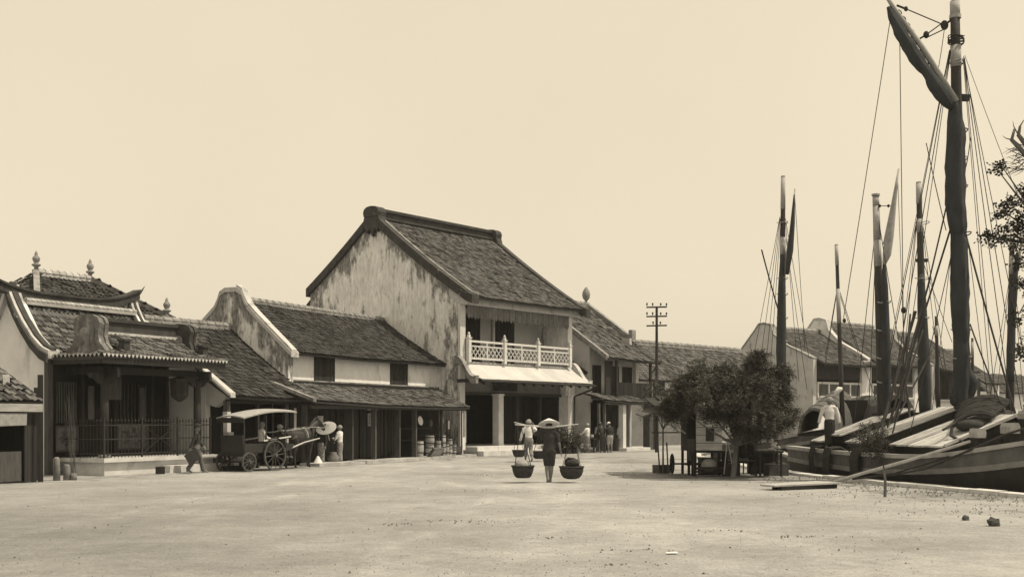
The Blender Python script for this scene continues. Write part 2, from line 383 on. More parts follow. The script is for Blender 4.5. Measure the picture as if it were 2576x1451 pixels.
# ------------------------------------------------------------------ ground, canal, quay
from mathutils import geometry as mg
QUAY = [(60, -40), (24, -4), (16, 11), (12.9, 18), (10.56, 24.6), (9.4, 28.9), (8.35, 34.1), (7.95, 38), (7.85, 41.9), (7.9, 50), (9.4, 60), (13, 69), (19, 77.5), (27, 84), (45, 99), (90, 136)]
FAR = [(110, 118), (62, 84), (44, 66), (36, 48), (36, 30), (48, 8), (75, -20)]
def build_ground():
    rim = [(-900, -120), (900, -120), (900, 1500), (-900, 1500)]
    hole = QUAY+FAR
    pts = [V(p) for p in rim+hole]; n = len(hole)
    grid = []
    gx = [-26+i*.9 for i in range(48)]; gy = [4+i*1.1 for i in range(60)]
    def inside(x, y):
        c = False
        for i in range(n):
            (x1, y1), (x2, y2) = hole[i], hole[i-1]
            if (y1 > y) != (y2 > y) and x < (x2-x1)*(y-y1)/(y2-y1)+x1: c = not c
        return c
    def near(x, y):
        best = 9
        for i in range(len(QUAY)-1):
            a, b = V(QUAY[i]), V(QUAY[i+1]); p = V((x, y)); d = b-a
            t = max(0, min(1, (p-a).dot(d)/d.length_squared)); best = min(best, (a+d*t-p).length)
        return best
    for x in gx:
        for y in gy:
            if not inside(x, y) and near(x, y) > .25: grid.append(V((x, y)))
    edges = [(i, (i+1) % 4) for i in range(4)]+[(4+i, 4+(i+1) % n) for i in range(n)]
    vo, eo, fo, *_ = mg.delaunay_2d_cdt(pts+grid, edges, [], 0, 1e-5)
    fs = []
    for f in fo:
        c = sum((vo[i] for i in f), V((0, 0)))/len(f)
        if not inside(c.x, c.y): fs.append(tuple(f))
    me = bpy.data.meshes.new('ground')
    def hz(x, y):
        if abs(x) > 40 or y > 75 or near(x, y) < .3: return 0
        return .018*noise.noise(V((x*.35, y*.35, 3)))*min(1, near(x, y)/2)
    me.from_pydata([(p.x, p.y, hz(p.x, p.y)) for p in vo], [], fs)
    at = me.attributes.new('dirt', 'FLOAT', 'POINT')
    EDGE = [(-13, 29.6), (-11.4, 33.2), (-8.6, 38), (-6, 41.6), (-2, 50.5), (5, 59), (11, 66)]
    spots = [(6.0, 33.5, 3.2, .75), (7.6, 30, 2.2, .6), (9.3, 24.5, 2.0, .55), (10.4, 20, 2.2, .62), (5.5, 37, 3.5, .5), (8.6, 26.5, 1.6, .5), (4.5, 45, 3, .55), (3.2, 50, 4, .5), (8.8, 29, 1.2, .75), (10.0, 25.0, 1.1, .7), (11.2, 21, 1.3, .7), (11, 16, 2.5, .5),
             (-1.2, 40, 2.5, .25), (2.4, 34, 2.5, .22), (-12, 31, 2, .25), (1.5, 47, 2.4, .2)]
    for i, v in enumerate(me.vertices):
        d = max(k*max(0, 1-((v.co.x-a)**2+(v.co.y-b)**2)**.5/r)**.7 for a, b, r, k in spots)
        for (xa, ya), (xb, yb) in zip(EDGE, EDGE[1:]):
            s_ = max(0, min(1, ((v.co.x-xa)*(xb-xa)+(v.co.y-ya)*(yb-ya))/((xb-xa)**2+(yb-ya)**2))); d = max(d, .5*max(0, 1-math.hypot(v.co.x-xa-(xb-xa)*s_, v.co.y-ya-(yb-ya)*s_)/1.5))
        at.data[i].value = d
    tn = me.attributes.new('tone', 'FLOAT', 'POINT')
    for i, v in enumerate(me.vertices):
        x, y = v.co.x, v.co.y; tn.data[i].value = 1.04-.34*max(0, min(1, (-x+1.5)/8))*max(0, min(1, (31-y)/12))+.10*noise.noise(V((x*.22, y*.22, 7)))-.12*max(0, min(1, (x-4)/4))*max(0, min(1, (26-y)/9))  # vignette darkening painted into left foreground, plus random soil tone and darker right side
    bm = bmesh.new(); bm.from_mesh(me); bmesh.ops.recalc_face_normals(bm, faces=bm.faces)
    if sum(f.normal.z for f in bm.faces) < 0: bmesh.ops.reverse_faces(bm, faces=bm.faces)
    bm.to_mesh(me); bm.free()
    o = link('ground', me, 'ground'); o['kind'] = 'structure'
    for p in me.polygons: p.use_smooth = True
build_ground()
w = obj('water', MB().add([(-20, -60, -1.25), (140, -60, -1.25), (140, 160, -1.25), (-20, 160, -1.25)], [(0, 1, 2, 3)]), 'water'); w['kind'] = 'structure'
bank = MB()
for P in (QUAY, FAR):
    for a, b in zip(P, P[1:]): bank.add([(a[0], a[1], -.004), (b[0], b[1], -.004), (b[0], b[1], -2), (a[0], a[1], -2)], [(0, 1, 2, 3)])
o = obj('canal_bank', bank, 'stone'); o['kind'] = 'structure'
kerb = thing('quay_kerb', 'long pale kerb of worn stone blocks along the edge of the canal quay', 'kerb')
rnd = random.Random(4)
def walk(P, step):
    out = [V((*P[0], 0))]; left = step
    for a, b in zip(P, P[1:]):
        a, b = V((*a, 0)), V((*b, 0)); L = (b-a).length; t = left
        while t < L: out.append(a+(b-a)*(t/L)); t += step
        left = t-L
    return out
kp = walk(QUAY[2:14], .95)
for a, b in zip(kp, kp[1:]):
    d = (b-a).normalized(); nn = V((-d.y, d.x, 0)); 
    if nn.x > 0: nn = -nn
    z = .085+rnd.uniform(-.012, .02); j = rnd.uniform(-.02, .02); a2 = a+d*.012; b2 = b-d*.012
    o0, o1 = nn*(-.05+j), nn*(.24+j)
    q = MB().hexa([a2+o0-V((0, 0, .12)), b2+o0-V((0, 0, .12)), b2+o1-V((0, 0, .05)), a2+o1-V((0, 0, .05)), a2+o0+V((0, 0, z)), b2+o0+V((0, 0, z)), b2+o1+V((0, 0, z-.01)), a2+o1+V((0, 0, z-.01))])
    obj('stone_block', q, 'stone_pale', kerb)

# ------------------------------------------------------------------ little building helpers
def shutter_pair(parent, name, x0, x1, z0, z1, y, m='board', sill=True, outward=-1, boards=3):
    """two board leaves in a frame, standing slightly proud of a wall at y"""
    fr = MB(); e = .06; d = .05*outward
    fr.box(x0-e, x0, min(y, y+d), max(y, y+d), z0-e, z1+e).box(x1, x1+e, min(y, y+d), max(y, y+d), z0-e, z1+e)
    fr.box(x0, x1, min(y, y+d), max(y, y+d), z1, z1+e).box(x0, x1, min(y, y+d), max(y, y+d), z0-e, z0)
    w = obj(name, fr, 'wood', parent)
    n = boards*2; bw = (x1-x0)/n
    for i in range(n):
        yy = y+.025*outward+(.008 if i % 2 else 0)*outward
        obj('board', bx(x0+i*bw+.006, x0+(i+1)*bw-.006, min(yy, y+.003*outward), max(yy, y+.003*outward), z0+.004, z1-.004), m, w)
    return w
def board_front(parent, x0, x1, z0, z1, y, n, m='board', name='shop_front'):
    """row of vertical boards"""
    w = obj(name, bx(x0, x1, y, y+.04, z0, z1), 'interior', parent); bw = (x1-x0)/n
    for i in range(n):
        yy = y-.018-.012*((i*7) % 3)
        obj('board', bx(x0+i*bw+.008, x0+(i+1)*bw-.008, yy, y-.002, z0+.01*(i % 2), z1-.004), m, w)
    return w
def verge(parent, pts, x0, x1, h=.2, up=.12, m='trim', name='verge'):
    """raised curb along a roof edge; pts [(y,z)] on the roof line"""
    top = [(y, z+up) for y, z in pts]; bot = [(y, z-h) for y, z in reversed(pts)]
    return obj(name, MB().prism(top+bot, 'x', x0, x1), m, parent)
def ridge_row(parent, a, b, n, r=.13, m='ridge', name='ridge'):
    """mortared ridge made of overlapping half-round caps"""
    a, b = V(a), V(b); core = MB().bar(a-V((0, 0, .02)), b-V((0, 0, .02)), r*1.7, r*1.6)
    w = obj(name, core, m, parent)
    for i in range(n):
        p, q = lerp(a, b, (i+.04)/n), lerp(a, b, (i+1.02)/n); up = V((0, 0, r*.55))
        obj('ridge_cap', MB().tube([p+up, q+up], [r*1.08, r*.92], 8), m, w)
    return w

# ------------------------------------------------------------------ house with the big gable (C)
AC = 38
C = thing('gabled_shophouse', 'tall two storey shophouse with huge mould stained gable and white lattice balcony', 'house', (-2.4, 53, 0), rotz_of(AC))
def c_line(v):   # roof line height over depth
    if v < 5.28: t = (v+.7)/5.98; return lerp(7.02, 11.2, t)-.55*t*(1-t)
    t = (v-5.28)/(9.6-5.28); return lerp(11.2, 8.0, t)-.35*t*(1-t)
vs_ = [-.55]+[i*.4 for i in range(0, 25)]
poly = [(0, .0), (0, 6.86), (-.5, 6.98)]+[(v, c_line(v)-.05) for v in vs_[2:]]+[(9.6, 7.9), (9.6, 0)]
def g_c(v, z):
    d = c_line(v)-z
    e = max(0, 1-d/1.7)**1.4
    e = max(e, .9*max(0, 1-abs(v-9.0)/1.3)*.8)
    e = max(e, .62*max(0, 1-v/1.2) if z < 6.6 else 0)
    e = max(e, .45*max(0, 1-abs(z-5.0)/1.6)*max(0, 1-v/3.2))
    return e
grime_mesh('gable_wall', poly, 0, 'stained', C, 0, 60, .32, g_c)
# far gable, back and floor bodies
obj('far_gable_wall', MB().prism([(0.02, 0), (0.02, 6.8)]+[(v, c_line(v)-.06) for v in vs_[2:]]+[(9.55, 0)], 'x', 8.3, 8.62), 'stained', C)
obj('back_wall', bx(.32, 8.3, 9.3, 9.58, 0, 7.9), 'plaster', C)
obj('upper_back_wall', bx(.32, 8.3, 1.75, 1.95, 4.1, 7.2), 'cream', C)
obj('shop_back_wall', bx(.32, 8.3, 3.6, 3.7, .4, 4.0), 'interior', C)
obj('side_lining', bx(.322, .36, .35, 3.6, .4, 4.0), 'interior', C); obj('side_lining', bx(8.24, 8.29, .45, 3.6, .4, 4.0), 'interior', C)  # dark sheets added over the side walls to imitate the shop's shade
obj('balcony_floor', bx(.32, 8.3, -.05, 3.6, 4.02, 4.22), 'grey', C)
obj('balcony_ceiling', bx(.32, 8.3, -.3, 1.75, 6.86, 6.92), 'wood', C)
# roof
rC = tile_roof(C, (.12, -.7, 7.05), (8.75, -.7, 7.05), (.2, 5.2, 11.13), (8.95, 5.2, 11.13), 'tile', .17, .22, sag=.14, seed=3)
obj('back_roof_slope', MB().hexa([(.1, 5.2, 11.0), (8.9, 5.2, 11.0), (8.9, 9.9, 7.8), (.1, 9.9, 7.8), (.1, 5.2, 11.12), (8.9, 5.2, 11.12), (8.9, 9.9, 7.92), (.1, 9.9, 7.92)]), 'tile_dark', C)
rb = MB().box(.25, 9.1, 5.08, 5.36, 11.0, 11.42)
w = obj('ridge_beam', rb, 'mould', C)
obj('ridge_moulding', bx(.28, 9.0, 4.98, 5.46, 11.42, 11.55), 'mould', w)
obj('ridge_foot', bx(.28, 9.08, 4.93, 5.51, 11.06, 11.16), 'mould', w)
fp = [(-.95, 7.0)]+[(v, c_line(v)+.05) for v in [-.6, -.2, .4, 1.0, 1.6, 2.2, 2.8, 3.4, 4.0, 4.5, 4.8]]
bp_ = [(v, c_line(v)+.05) for v in [5.75, 6.2, 7, 7.8, 8.6, 9.3, 9.75]]
for x0, x1, nm in ((-.16, .3, 'near_verge'), (8.68, 9.05, 'far_verge')):
    verge(C, fp, x0, x1, .30, .10, 'mould', nm); verge(C, bp_, x0, x1, .3, .1, 'mould', nm)
    if x0 < 0:
        verge(C, [(v, z+.10) for v, z in fp[1:]], x0-.05, x1-.26, .10, .08, 'mould', nm); verge(C, [(v, z+.02) for v, z in fp], x1-.10, x1+.02, .05, .14, 'ridge', nm)
    cap = [(4.66, 10.8), (4.76, 11.15), (4.72, 11.34), (4.78, 11.5), (4.95, 11.6), (5.22, 11.63), (5.48, 11.6), (5.65, 11.5), (5.71, 11.34), (5.67, 11.15), (5.77, 10.8), (5.5, 10.35), (5.3, 10.6), (5.15, 10.2), (5.0, 10.6), (4.85, 10.4)]
    w = obj('ridge_end', MB().prism(cap, 'x', x0-.03, x1+.03), 'mould', C)
    obj('ridge_end_rim', MB().prism([(y, z) for y, z in cap[1:10]], 'x', x0-.07, x0-.032), 'mould', w)
# corner pieces of the front
obj('eave_corbel', MB().prism([(-.62, 6.66), (-.62, 6.98), (.5, 7.55), (.5, 7.1), (0, 6.75)], 'x', -.03, .0), 'trim', C)
obj('corner_pier', bx(.0, .36, -.13, -.003, 4.1, 6.8), 'paint', C)
obj('corner_pier', bx(8.26, 8.62, -.13, .016, 4.1, 6.9), 'paint', C)
obj('eave_beam', bx(-.02, 8.75, -.32, -.135, 6.72, 7.0), 'trim', C)
for i in range(36):      # pointed valance boards
    x = .42+i*(7.85/36); z0 = 6.10+.03*math.sin(i*2.1); wv = 7.85/36-.02
    obj('valance_board', MB().prism([(x, 6.72), (x, z0+.12), (x+wv/2, z0), (x+wv, z0+.12), (x+wv, 6.72)], 'y', -.21+.012*(i % 2), -.19+.012*(i % 2)), 'valance', C)
# upper room doors
for x0, x1, op in ((.42, 1.35, 0), (2.35, 3.55, 0), (4.55, 6.2, 1)):
    d = obj('balcony_door', bx(x0-.07, x1+.07, 1.70, 1.745, 4.23, 6.55), 'wood_mid', C)
    n = 6; bw_ = (x1-x0)/n
    for i in range(n):
        if op and i in (2, 3): continue
        obj('board', bx(x0+i*bw_+.01, x0+(i+1)*bw_-.01, 1.66, 1.698, 4.24, 6.45), 'board', d)
    if op: obj('dark_opening', bx(x0+bw_*2, x0+bw_*4, 1.69, 1.699, 4.24, 6.4), 'interior', d)
obj('balcony_post', bx(4.12, 4.24, 1.3, 1.42, 4.22, 6.86), 'paint', C)
# balcony rail: posts, rails, lattice
rail = thing('balcony_railing', None, None); rail.parent = C
del_keys = [k for k in rail.keys()]
px = [.42, 2.98, 5.58, 8.2]
for x in px:
    p = MB().box(x-.085, x+.085, -.36, -.19, 4.18, 5.22).box(x-.11, x+.11, -.385, -.165, 5.222, 5.27).box(x-.06, x+.06, -.335, -.215, 5.272, 5.38)
    obj('rail_post', p.lathe([(.02, 5.38), (.055, 5.42), (.05, 5.47), (.01, 5.51)], (x, -.275, 0), 8), 'paint', rail)
for a, b in zip(px, px[1:]):
    x0, x1 = a+.088, b-.088
    for z, h in ((5.06, .09), (4.86, .06), (4.3, .08)): obj('rail', bx(x0, x1, -.31, -.24, z, z+h), 'paint', rail)
    xm = (x0+x1)/2
    obj('rail_stile', bx(xm-.035, xm+.035, -.305, -.245, 4.382, 4.858), 'paint', rail)
    for h0, h1 in ((x0, xm-.035), (xm+.035, x1)):
        zc0, zc1 = 4.385, 4.855; n = 4; stp = (h1-h0)/n
        for k in range(-1, n+1):
            for sgn in (1, -1):
                xa, xb = h0+(k+.0)*stp, h0+(k+1.55)*stp
                za, zb = (zc0, zc1) if sgn > 0 else (zc1, zc0)
                def clip(xa, za, xb, zb):
                    if xa < h0: za += (zb-za)*(h0-xa)/(xb-xa); xa = h0
                    if xb > h1: zb = za+(zb-za)*(h1-xa)/(xb-xa); xb = h1
                    return xa, za, xb, zb
                if xb <= h0+.02 or xa >= h1-.02: continue
                xa, za, xb, zb = clip(xa, za, xb, zb); yy = -.275+.008*sgn
                if abs(xb-xa) < .05: continue
                obj('lattice_bar', MB().bar((xa, yy, za), (xb, yy, zb), .022, .045, (0, 1, 0)), 'paint', rail)
    for x in (x0+.02, xm, x1-.02):
        obj('rail_bracket', MB().prism([(x-.09, 5.058), (x+.09, 5.058), (x+.03, 4.98), (x+.02, 4.922), (x-.02, 4.922), (x-.03, 4.98)], 'y', -.29, -.26), 'paint', rail)
# zinc awning, eight sheets with a lapped seam, between scrolled parapets
ns_ = 9
for i in range(ns_):
    x0, x1 = lerp(.05, 8.62, i/ns_), lerp(.05, 8.62, (i+1)/ns_); q = MB(); k = 7; dz = .004*(i % 2)
    vs, fs = [], []
    for j in range(k):
        t = j/(k-1); y = lerp(-.06, -1.35, t); z = 4.2-.82*t-.09*4*t*(1-t)+.05*max(0, t-.8)*5*.3
        vs += [(x0-.02, y, z+dz), (x1+.02, y, z+dz), (x0-.02, y, z+dz-.02), (x1+.02, y, z+dz-.02)]
    for j in range(k-1):
        a = 4*j; b = a+4; fs += [(a, a+1, b+1, b), (a+2, b+2, b+3, a+3), (a, b, b+2, a+2), (a+1, a+3, b+3, b+1)]
    a = 4*(k-1); fs += [(a, a+1, a+3, a+2)]
    obj('awning_sheet', q.add(vs, fs), 'sheet', C)
obj('awning_edge_batten', bx(.0, 8.68, -1.36, -1.30, 3.27, 3.36), 'wood', C)
for i in range(12): 
    x = .3+i*.74; obj('awning_rafter', MB().bar((x, -.02, 3.98), (x, -1.28, 3.16), .06, .08), 'wood', C)
def scroll(parent, x0, x1, y0, y1, z0, z1, m, name='awning_scroll'):
    """curved parapet that rolls down from (y0,z1) to (y1,z0)"""
    n = 14; top = []
    for i in range(n+1):
        t = i/n; s = t*t*(3-2*t)
        top.append((lerp(y0, y1, t), lerp(z1, z0, s)+.10*math.sin(t*math.pi*2)))
    w = obj(name, MB().prism(top+[(y1, z0-.12)]+[(y, z-.30) for y, z in reversed(top)], 'x', x0, x1), m, parent)
    for off, ex in ((.0, .04), (.12, .03)):
        obj('scroll_band', MB().prism([(y, z+.04-off) for y, z in top]+[(y, z-.02-off) for y, z in reversed(top)], 'x', x0-ex, x1+ex), m, w)
    return w
scroll(C, -.20, -.02, .05, -1.2, 3.5, 4.36, 'ridge'); scroll(C, 8.64, 8.84, .05, -1.2, 3.5, 4.36, 'trim')
obj('pent_bracket', MB().box(-.06, .02, -1.2, -.0, 3.25, 3.4), 'wood', C)
# ground floor
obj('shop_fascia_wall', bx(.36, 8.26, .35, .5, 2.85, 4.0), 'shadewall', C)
obj('fascia_beam', bx(.33, 8.28, .28, .348, 2.72, 2.85), 'wood', C)
obj('front_pier', bx(.0, .34, -.12, -.004, .4, 4.05), 'paint', C)
for x in (2.75, 8.28): obj('shop_column', MB().box(x, x+.36, -.12, .24, .45, 2.71).box(x-.04, x+.40, -.16, .28, .402, .449).box(x-.03, x+.39, -.15, .27, 2.712, 2.79), 'paint' , C)
for x in (4.7, 6.5): obj('shop_post', bx(x, x+.14, .3, .44, .4, 2.72), 'wood', C)
obj('name_board', bx(2.85, 4.6, .22, .276, 2.95, 3.3), 'wood', C)
board_front(C, .4, 2.0, .42, 2.7, 2.2, 8, name='shop_partition'); board_front(C, 5.2, 8.2, .42, 3.9, 2.2, 14, name='shop_partition')
fs_ = thing('front_step', None, None); fs_.parent = C
rs = random.Random(8)
for (ya, yb, za, zb, n) in ((-1.15, 3.5, .2, .40, 6), (-1.5, -1.152, 0, .22, 7)):
    x = -.05
    for i in range(n):
        x1 = -.05+8.8*(i+1)/n; obj('step_stone', bx(x+.006, x1-.006, ya+rs.uniform(-.015, .015), yb, za, zb+rs.uniform(-.006, .006)), 'stone_pale', fs_); x = x1
obj('step_core', bx(-.04, 8.74, -1.1, 3.5, -.05, .2), 'stone', fs_)
obj('rainwater_pipe', MB().tube([(8.84, -1.3, 3.27), (8.84, -1.28, 3.12), (8.72, -.5, 2.85), (8.7, -.22, 2.75), (8.7, -.2, 1.3)], .05, 8), 'iron', C)
obj('gutter', MB().tube([(-.05, -1.40, 3.30), (8.86, -1.40, 3.26)], .045, 8), 'iron', C)
# low back extension seen past the gable foot
obj('rear_lean_to', MB().prism([(9.6, 5.5), (9.6, 7.75), (11.3, 6.3), (11.3, 5.5)], 'x', .2, 4), 'tile_dark', C)

# ------------------------------------------------------------------ row shophouse (B)
B = thing('row_shophouse', 'long low two storey shophouse with two dark shuttered windows in its white upper wall', 'house', (-8.38, 42.74, 0), rotz_of(25))
obj('upper_wall', bx(.3, 11.9, 0, .25, 2.6, 4.25), 'plaster', B)
obj('upper_wall_end', bx(11.9, 12.9, -.02, .26, 2.6, 4.35), 'stained', B)
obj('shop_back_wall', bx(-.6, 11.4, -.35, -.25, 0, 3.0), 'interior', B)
obj('rear_wall', bx(0, 12.6, 4.4, 4.6, 0, 4.4), 'plaster', B)
tile_roof(B, (.15, -.42, 4.02), (12.25, -.42, 4.05), (.45, 2.1, 5.98), (13.1, 3.4, 6.2), 'tile_dark', .17, .21, sag=.10, seed=5)
obj('back_roof_slope', MB().hexa([(.2, 2.1, 5.85), (13, 3.4, 6.05), (13, 5.5, 4.4), (.2, 4.9, 4.2), (.2, 2.1, 5.96), (13, 3.4, 6.18), (13, 5.5, 4.5), (.2, 4.9, 4.3)]), 'tile_dark', B)
ridge_row(B, (.4, 2.12, 6.0), (13.0, 3.38, 6.2), 26, .12)
gp = [(-.45, 0), (-.45, 4.05), (1.35, 5.66), (1.5, 5.9), (1.62, 6.18), (1.85, 6.3), (2.35, 6.3), (2.58, 6.18), (2.7, 5.9), (2.85, 5.66), (4.6, 4.2), (4.6, 0)]
def g_b(v, z): return .8*max(0, 1-(6.2-abs(v-2)*.8-z)/1.8)
grime_mesh('gable_wall', gp, -.02, 'stained', B, 0, 34, .3, g_b)
cp = [(-.6, 3.95), (-.3, 4.22), (.4, 4.84), (1.0, 5.38), (1.35, 5.72), (1.5, 5.98), (1.6, 6.24), (1.84, 6.38), (2.36, 6.38), (2.6, 6.24), (2.7, 5.98), (2.85, 5.72), (3.8, 4.9), (4.7, 4.15)]
verge(B, cp, -.05, .42, .12, .05, 'trim', 'gable_coping')
w = verge(B, [(y, z+.07) for y, z in cp[:8]], -.02, .30, .03, .08, 'trim', 'gable_coping')
shutter_pair(B, 'upper_window', 2.30, 3.52, 3.02, 4.0, 0); shutter_pair(B, 'upper_window', 7.84, 9.12, 3.0, 3.98, 0)
obj('wall_flashing', bx(-.5, 11.8, -.16, -.003, 2.93, 3.06), 'ridge', B)
tile_roof(B, (-1.15, -2.3, 2.22), (10.6, -2.3, 2.10), (-.95, -.08, 3.0), (11.9, -.08, 2.95), 'tile', .17, .21, sag=.04, seed=6, name='lean_to_roof', thick=.06)
verge(B, [(-2.35, 2.27), (-1.2, 2.66), (-.1, 3.05)], -1.22, -1.04, .06, .06, 'ridge', 'lean_to_verge')
obj('eave_beam', bx(-1.1, 10.5, -2.2, -2.08, 1.98, 2.10), 'wood', B)
fx = [(-.9, 1.9, 8, 0), (2.0, 3.5, 7, 0), (3.6, 5.3, 8, 0), (5.4, 6.6, 5, 0)]
for x0, x1, n, _ in fx: board_front(B, x0, x1, .12, 2.4, -1.15, n)
for x in (-1.0, 1.92, 3.52, 5.32, 6.62): obj('front_post', bx(x, x+.09, -1.9, -1.7, 0, 2.1), 'wood_mid', B)
nb = obj('paper_notice', bx(4.05, 4.6, -1.26, -1.215, 1.35, 1.85), 'cloth_g', B)
for i in range(3): obj('notice_rule', bx(4.14+i*.16, 4.16+i*.16, -1.268, -1.261, 1.38, 1.82), 'wood', nb)
for i in range(3): obj('notice_rule', bx(4.08, 4.57, -1.2685, -1.2615, 1.46+i*.12, 1.475+i*.12), 'wood', nb)
obj('door_lintel_board', bx(4.0, 4.7, -1.26, -1.215, 1.95, 2.02), 'cloth_g', B)
for x in (8.35, 10.25): obj('front_post', bx(x, x+.1, -2.15, -2.05, 0, 2.0), 'wood', B)
pw_ = obj('white_frame_post', bx(10.12, 10.17, -2.2, -2.16, 0, 1.98), 'paint', B)
obj('white_frame_post', bx(10.4, 10.44, -2.2, -2.16, .6, 1.98), 'paint', B)
obj('painted_panel', bx(10.171, 10.399, -2.19, -2.17, .3, .85), 'paint', B)
rs = random.Random(3)
for i in range(12):
    x0 = -1.1+i*1.0; obj('kerb_stone', bx(x0, x0+.985, -2.5+rs.uniform(-.03, .03), -1.7, -.05, .10+rs.uniform(-.015, .02)), 'stone', B)
obj('shop_shelf', bx(6.8, 9.9, -.8, -.36, .7, .76).join(bx(6.8, 9.9, -.8, -.36, 1.2, 1.26)), 'wood', B)

# ------------------------------------------------------------------ low tiled house beside the temple (A)
A = thing('low_tiled_house', 'low tiled house with white edged roof between the temple and the long shophouse', 'house', (-9.06, 38, 0), rotz_of(25))
tile_roof(A, (-.02, -.15, 2.36), (4.62, -.15, 2.30), (.1, 3.5, 4.85), (4.6, 3.5, 4.9), 'tile_dark', .17, .21, sag=.08, seed=7)
obj('back_roof_slope', MB().hexa([(0, 3.5, 4.7), (4.4, 3.5, 4.7), (4.4, 7, 2.5), (0, 7, 2.5), (0, 3.5, 4.82), (4.4, 3.5, 4.82), (4.4, 7, 2.6), (0, 7, 2.6)]), 'tile_dark', A)
ridge_row(A, (0, 3.5, 4.9), (4.5, 3.5, 4.94), 10, .12)
obj('gable_wall', MB().prism([(.9, 0), (.9, 2.95), (3.5, 4.75), (6.9, 2.6), (6.9, 0)], 'x', .02, .25), 'cream', A)
obj('gable_ear', MB().prism([(.1, 2.25), (.1, 2.44), (.9, 2.98), (.9, 2.1), (.5, 2.0)], 'x', .03, .24), 'oldwall', A)
verge(A, [(-.2, 2.38), (.4, 2.80), (1.2, 3.36), (2.4, 4.12), (3.4, 4.8)], -.12, .14, .08, .07, 'trim')
verge(A, [(-.25, 2.36), (.4, 2.80), (.9, 3.16)], -.16, -.121, .06, .03, 'trim')
obj('side_door', bx(-.03, .018, 2.6, 3.3, .1, 1.75), 'board', A); obj('door_hood', bx(-.12, .018, 2.45, 3.45, 1.95, 2.05), 'trim', A)
obj('shop_back_wall', bx(.26, 4.5, 1.6, 1.7, 0, 3.3), 'interior', A)
obj('eave_beam', bx(.0, 4.55, .02, .12, 2.12, 2.24), 'wood', A)
obj('corner_post', MB().box(-.02, .16, .0, .18, .9, 1.85), 'paint', A); obj('corner_post_foot', bx(-.04, .18, -.02, .2, 0, .9), 'wood_mid', A); obj('corner_post_head', bx(-.01, .15, .01, .17, 1.85, 2.2), 'wood_mid', A)
obj('hanging_cloth', bx(3.9, 4.02, .2, .23, 1.2, 2.0), 'cloth_w', A)
for x in (1.6, 3.1): obj('front_post', bx(x, x+.09, .03, .13, 0, 2.12), 'wood', A)
board_front(A, .3, 1.5, 0, 2.1, 1.2, 6, name='shop_partition')
# ------------------------------------------------------------------ temple: porch and hall (T frame)
TA = 28
def horse_ear(parent, x0, x1, yc, z0, half, H, m, name='roof_scroll', lift=1.):
    """gable end whose shoulders sweep up into a rounded saddle, in three nested bands"""
    w = None
    def prof(k):
        out = []
        ctrl = [(1.0, 0), (.97, .04), (.70, .16), (.52, .32), (.44, .5), (.46, .66), (.50, .80), (.42, .93), (.22, 1.0), (0, 1.02)]
        for a, b in ctrl: out.append((yc-half*(a*k), z0+H*(b*(.5+.5*k) if b > 0 else 0)))
        for a, b in reversed(ctrl[:-1]): out.append((yc+half*(a*k), z0+H*(b*(.5+.5*k) if b > 0 else 0)))
        return out
    w = obj(name, MB().prism(prof(1), 'x', x0+.05, x1-.05), m, parent)
    obj('scroll_band', MB().prism(prof(1.07), 'x', x1-.12, x1), 'trim' if m == 'grey' else m, w); obj('scroll_band', MB().prism(prof(1.07), 'x', x0, x0+.10), m, w)
    obj('scroll_face', MB().prism(prof(.72), 'x', x0-.03, x0-.002), m, w); obj('scroll_face', MB().prism(prof(.42), 'x', x0-.06, x0-.032), 'ridge', w)
    obj('scroll_band', MB().prism(prof(.9), 'x', x1+.002, x1+.09), 'ridge', w)
    return w
P = thing('temple_porch', 'open temple porch with scroll ended tiled roof, columns and railed plinth', 'porch', (-11.56, 33.8, 0), rotz_of(TA))
# plinth
obj('plinth', bx(.12, 4.6, .12, 1.78, 0, .38), 'stone_pale', P)
for i in range(4): obj('plinth_slab', bx(i*1.175, i*1.175+1.168, 0, .9, .382, .50), 'stone_pale', P)
obj('plinth_slab', bx(0, 4.69, .903, 1.78, .382, .495), 'stone_pale', P)
obj('plinth_step', bx(2.3, 4.85, -.28, .118, 0, .22), 'stone_pale', P)
# roof: front, left and right slopes round a short raised ridge
ev, z0, z1 = -.35, 3.40, 4.15
u0, u1 = -.40, 4.72; vr = 1.15
tile_roof(P, (.60, ev, z0), (3.98, ev, z0), (.60, vr, z1+.05), (3.98, vr, z1+.05), 'tile', .165, .2, sag=.06, seed=9)
tile_roof(P, (u0, ev, z0), (.60, ev, z0), (.05, .06, z0+.09), (.60, .06, z0+.20), 'tile', .165, .2, seed=17, name='corner_roof', thick=.05)
tile_roof(P, (3.98, ev, z0), (u1, ev, z0), (3.98, .1, z0+.22), (4.4, .1, z0+.09), 'tile', .165, .2, seed=18, name='corner_roof', thick=.05)
tile_roof(P, (u0, 1.78, z0), (u0, ev, z0), (.22, 1.78, z0+.12), (.22, .1, z0+.09), 'tile', .165, .2, sag=.02, seed=10, name='side_roof')
obj('right_roof_slope', MB().hexa([(u1, ev, z0-.08), (u1, 1.78, z0-.08), (4.15, 1.78, z1-.4), (4.1, .3, z1-.4), (u1, ev, z0), (u1, 1.78, z0), (4.15, 1.78, z1-.3), (4.1, .3, z1-.3)]), 'tile', P)
obj('back_roof_slope', MB().hexa([(.6, vr, z1-.1), (4.1, vr, z1-.1), (4.1, 1.78, z0+.3), (.6, 1.78, z0+.3), (.6, vr, z1), (4.1, vr, z1), (4.1, 1.78, z0+.45), (.6, 1.78, z0+.45)]), 'tile', P)
w = obj('ridge_beam', bx(.75, 4.0, vr-.13, vr+.13, z1+.0, z1+.34), 'mould', P)
obj('ridge_moulding', bx(.72, 4.03, vr-.19, vr+.19, z1+.34, z1+.44), 'mould', w); obj('ridge_moulding', bx(.72, 4.03, vr-.21, vr+.21, z1-.04, z1+.04), 'trim', w)
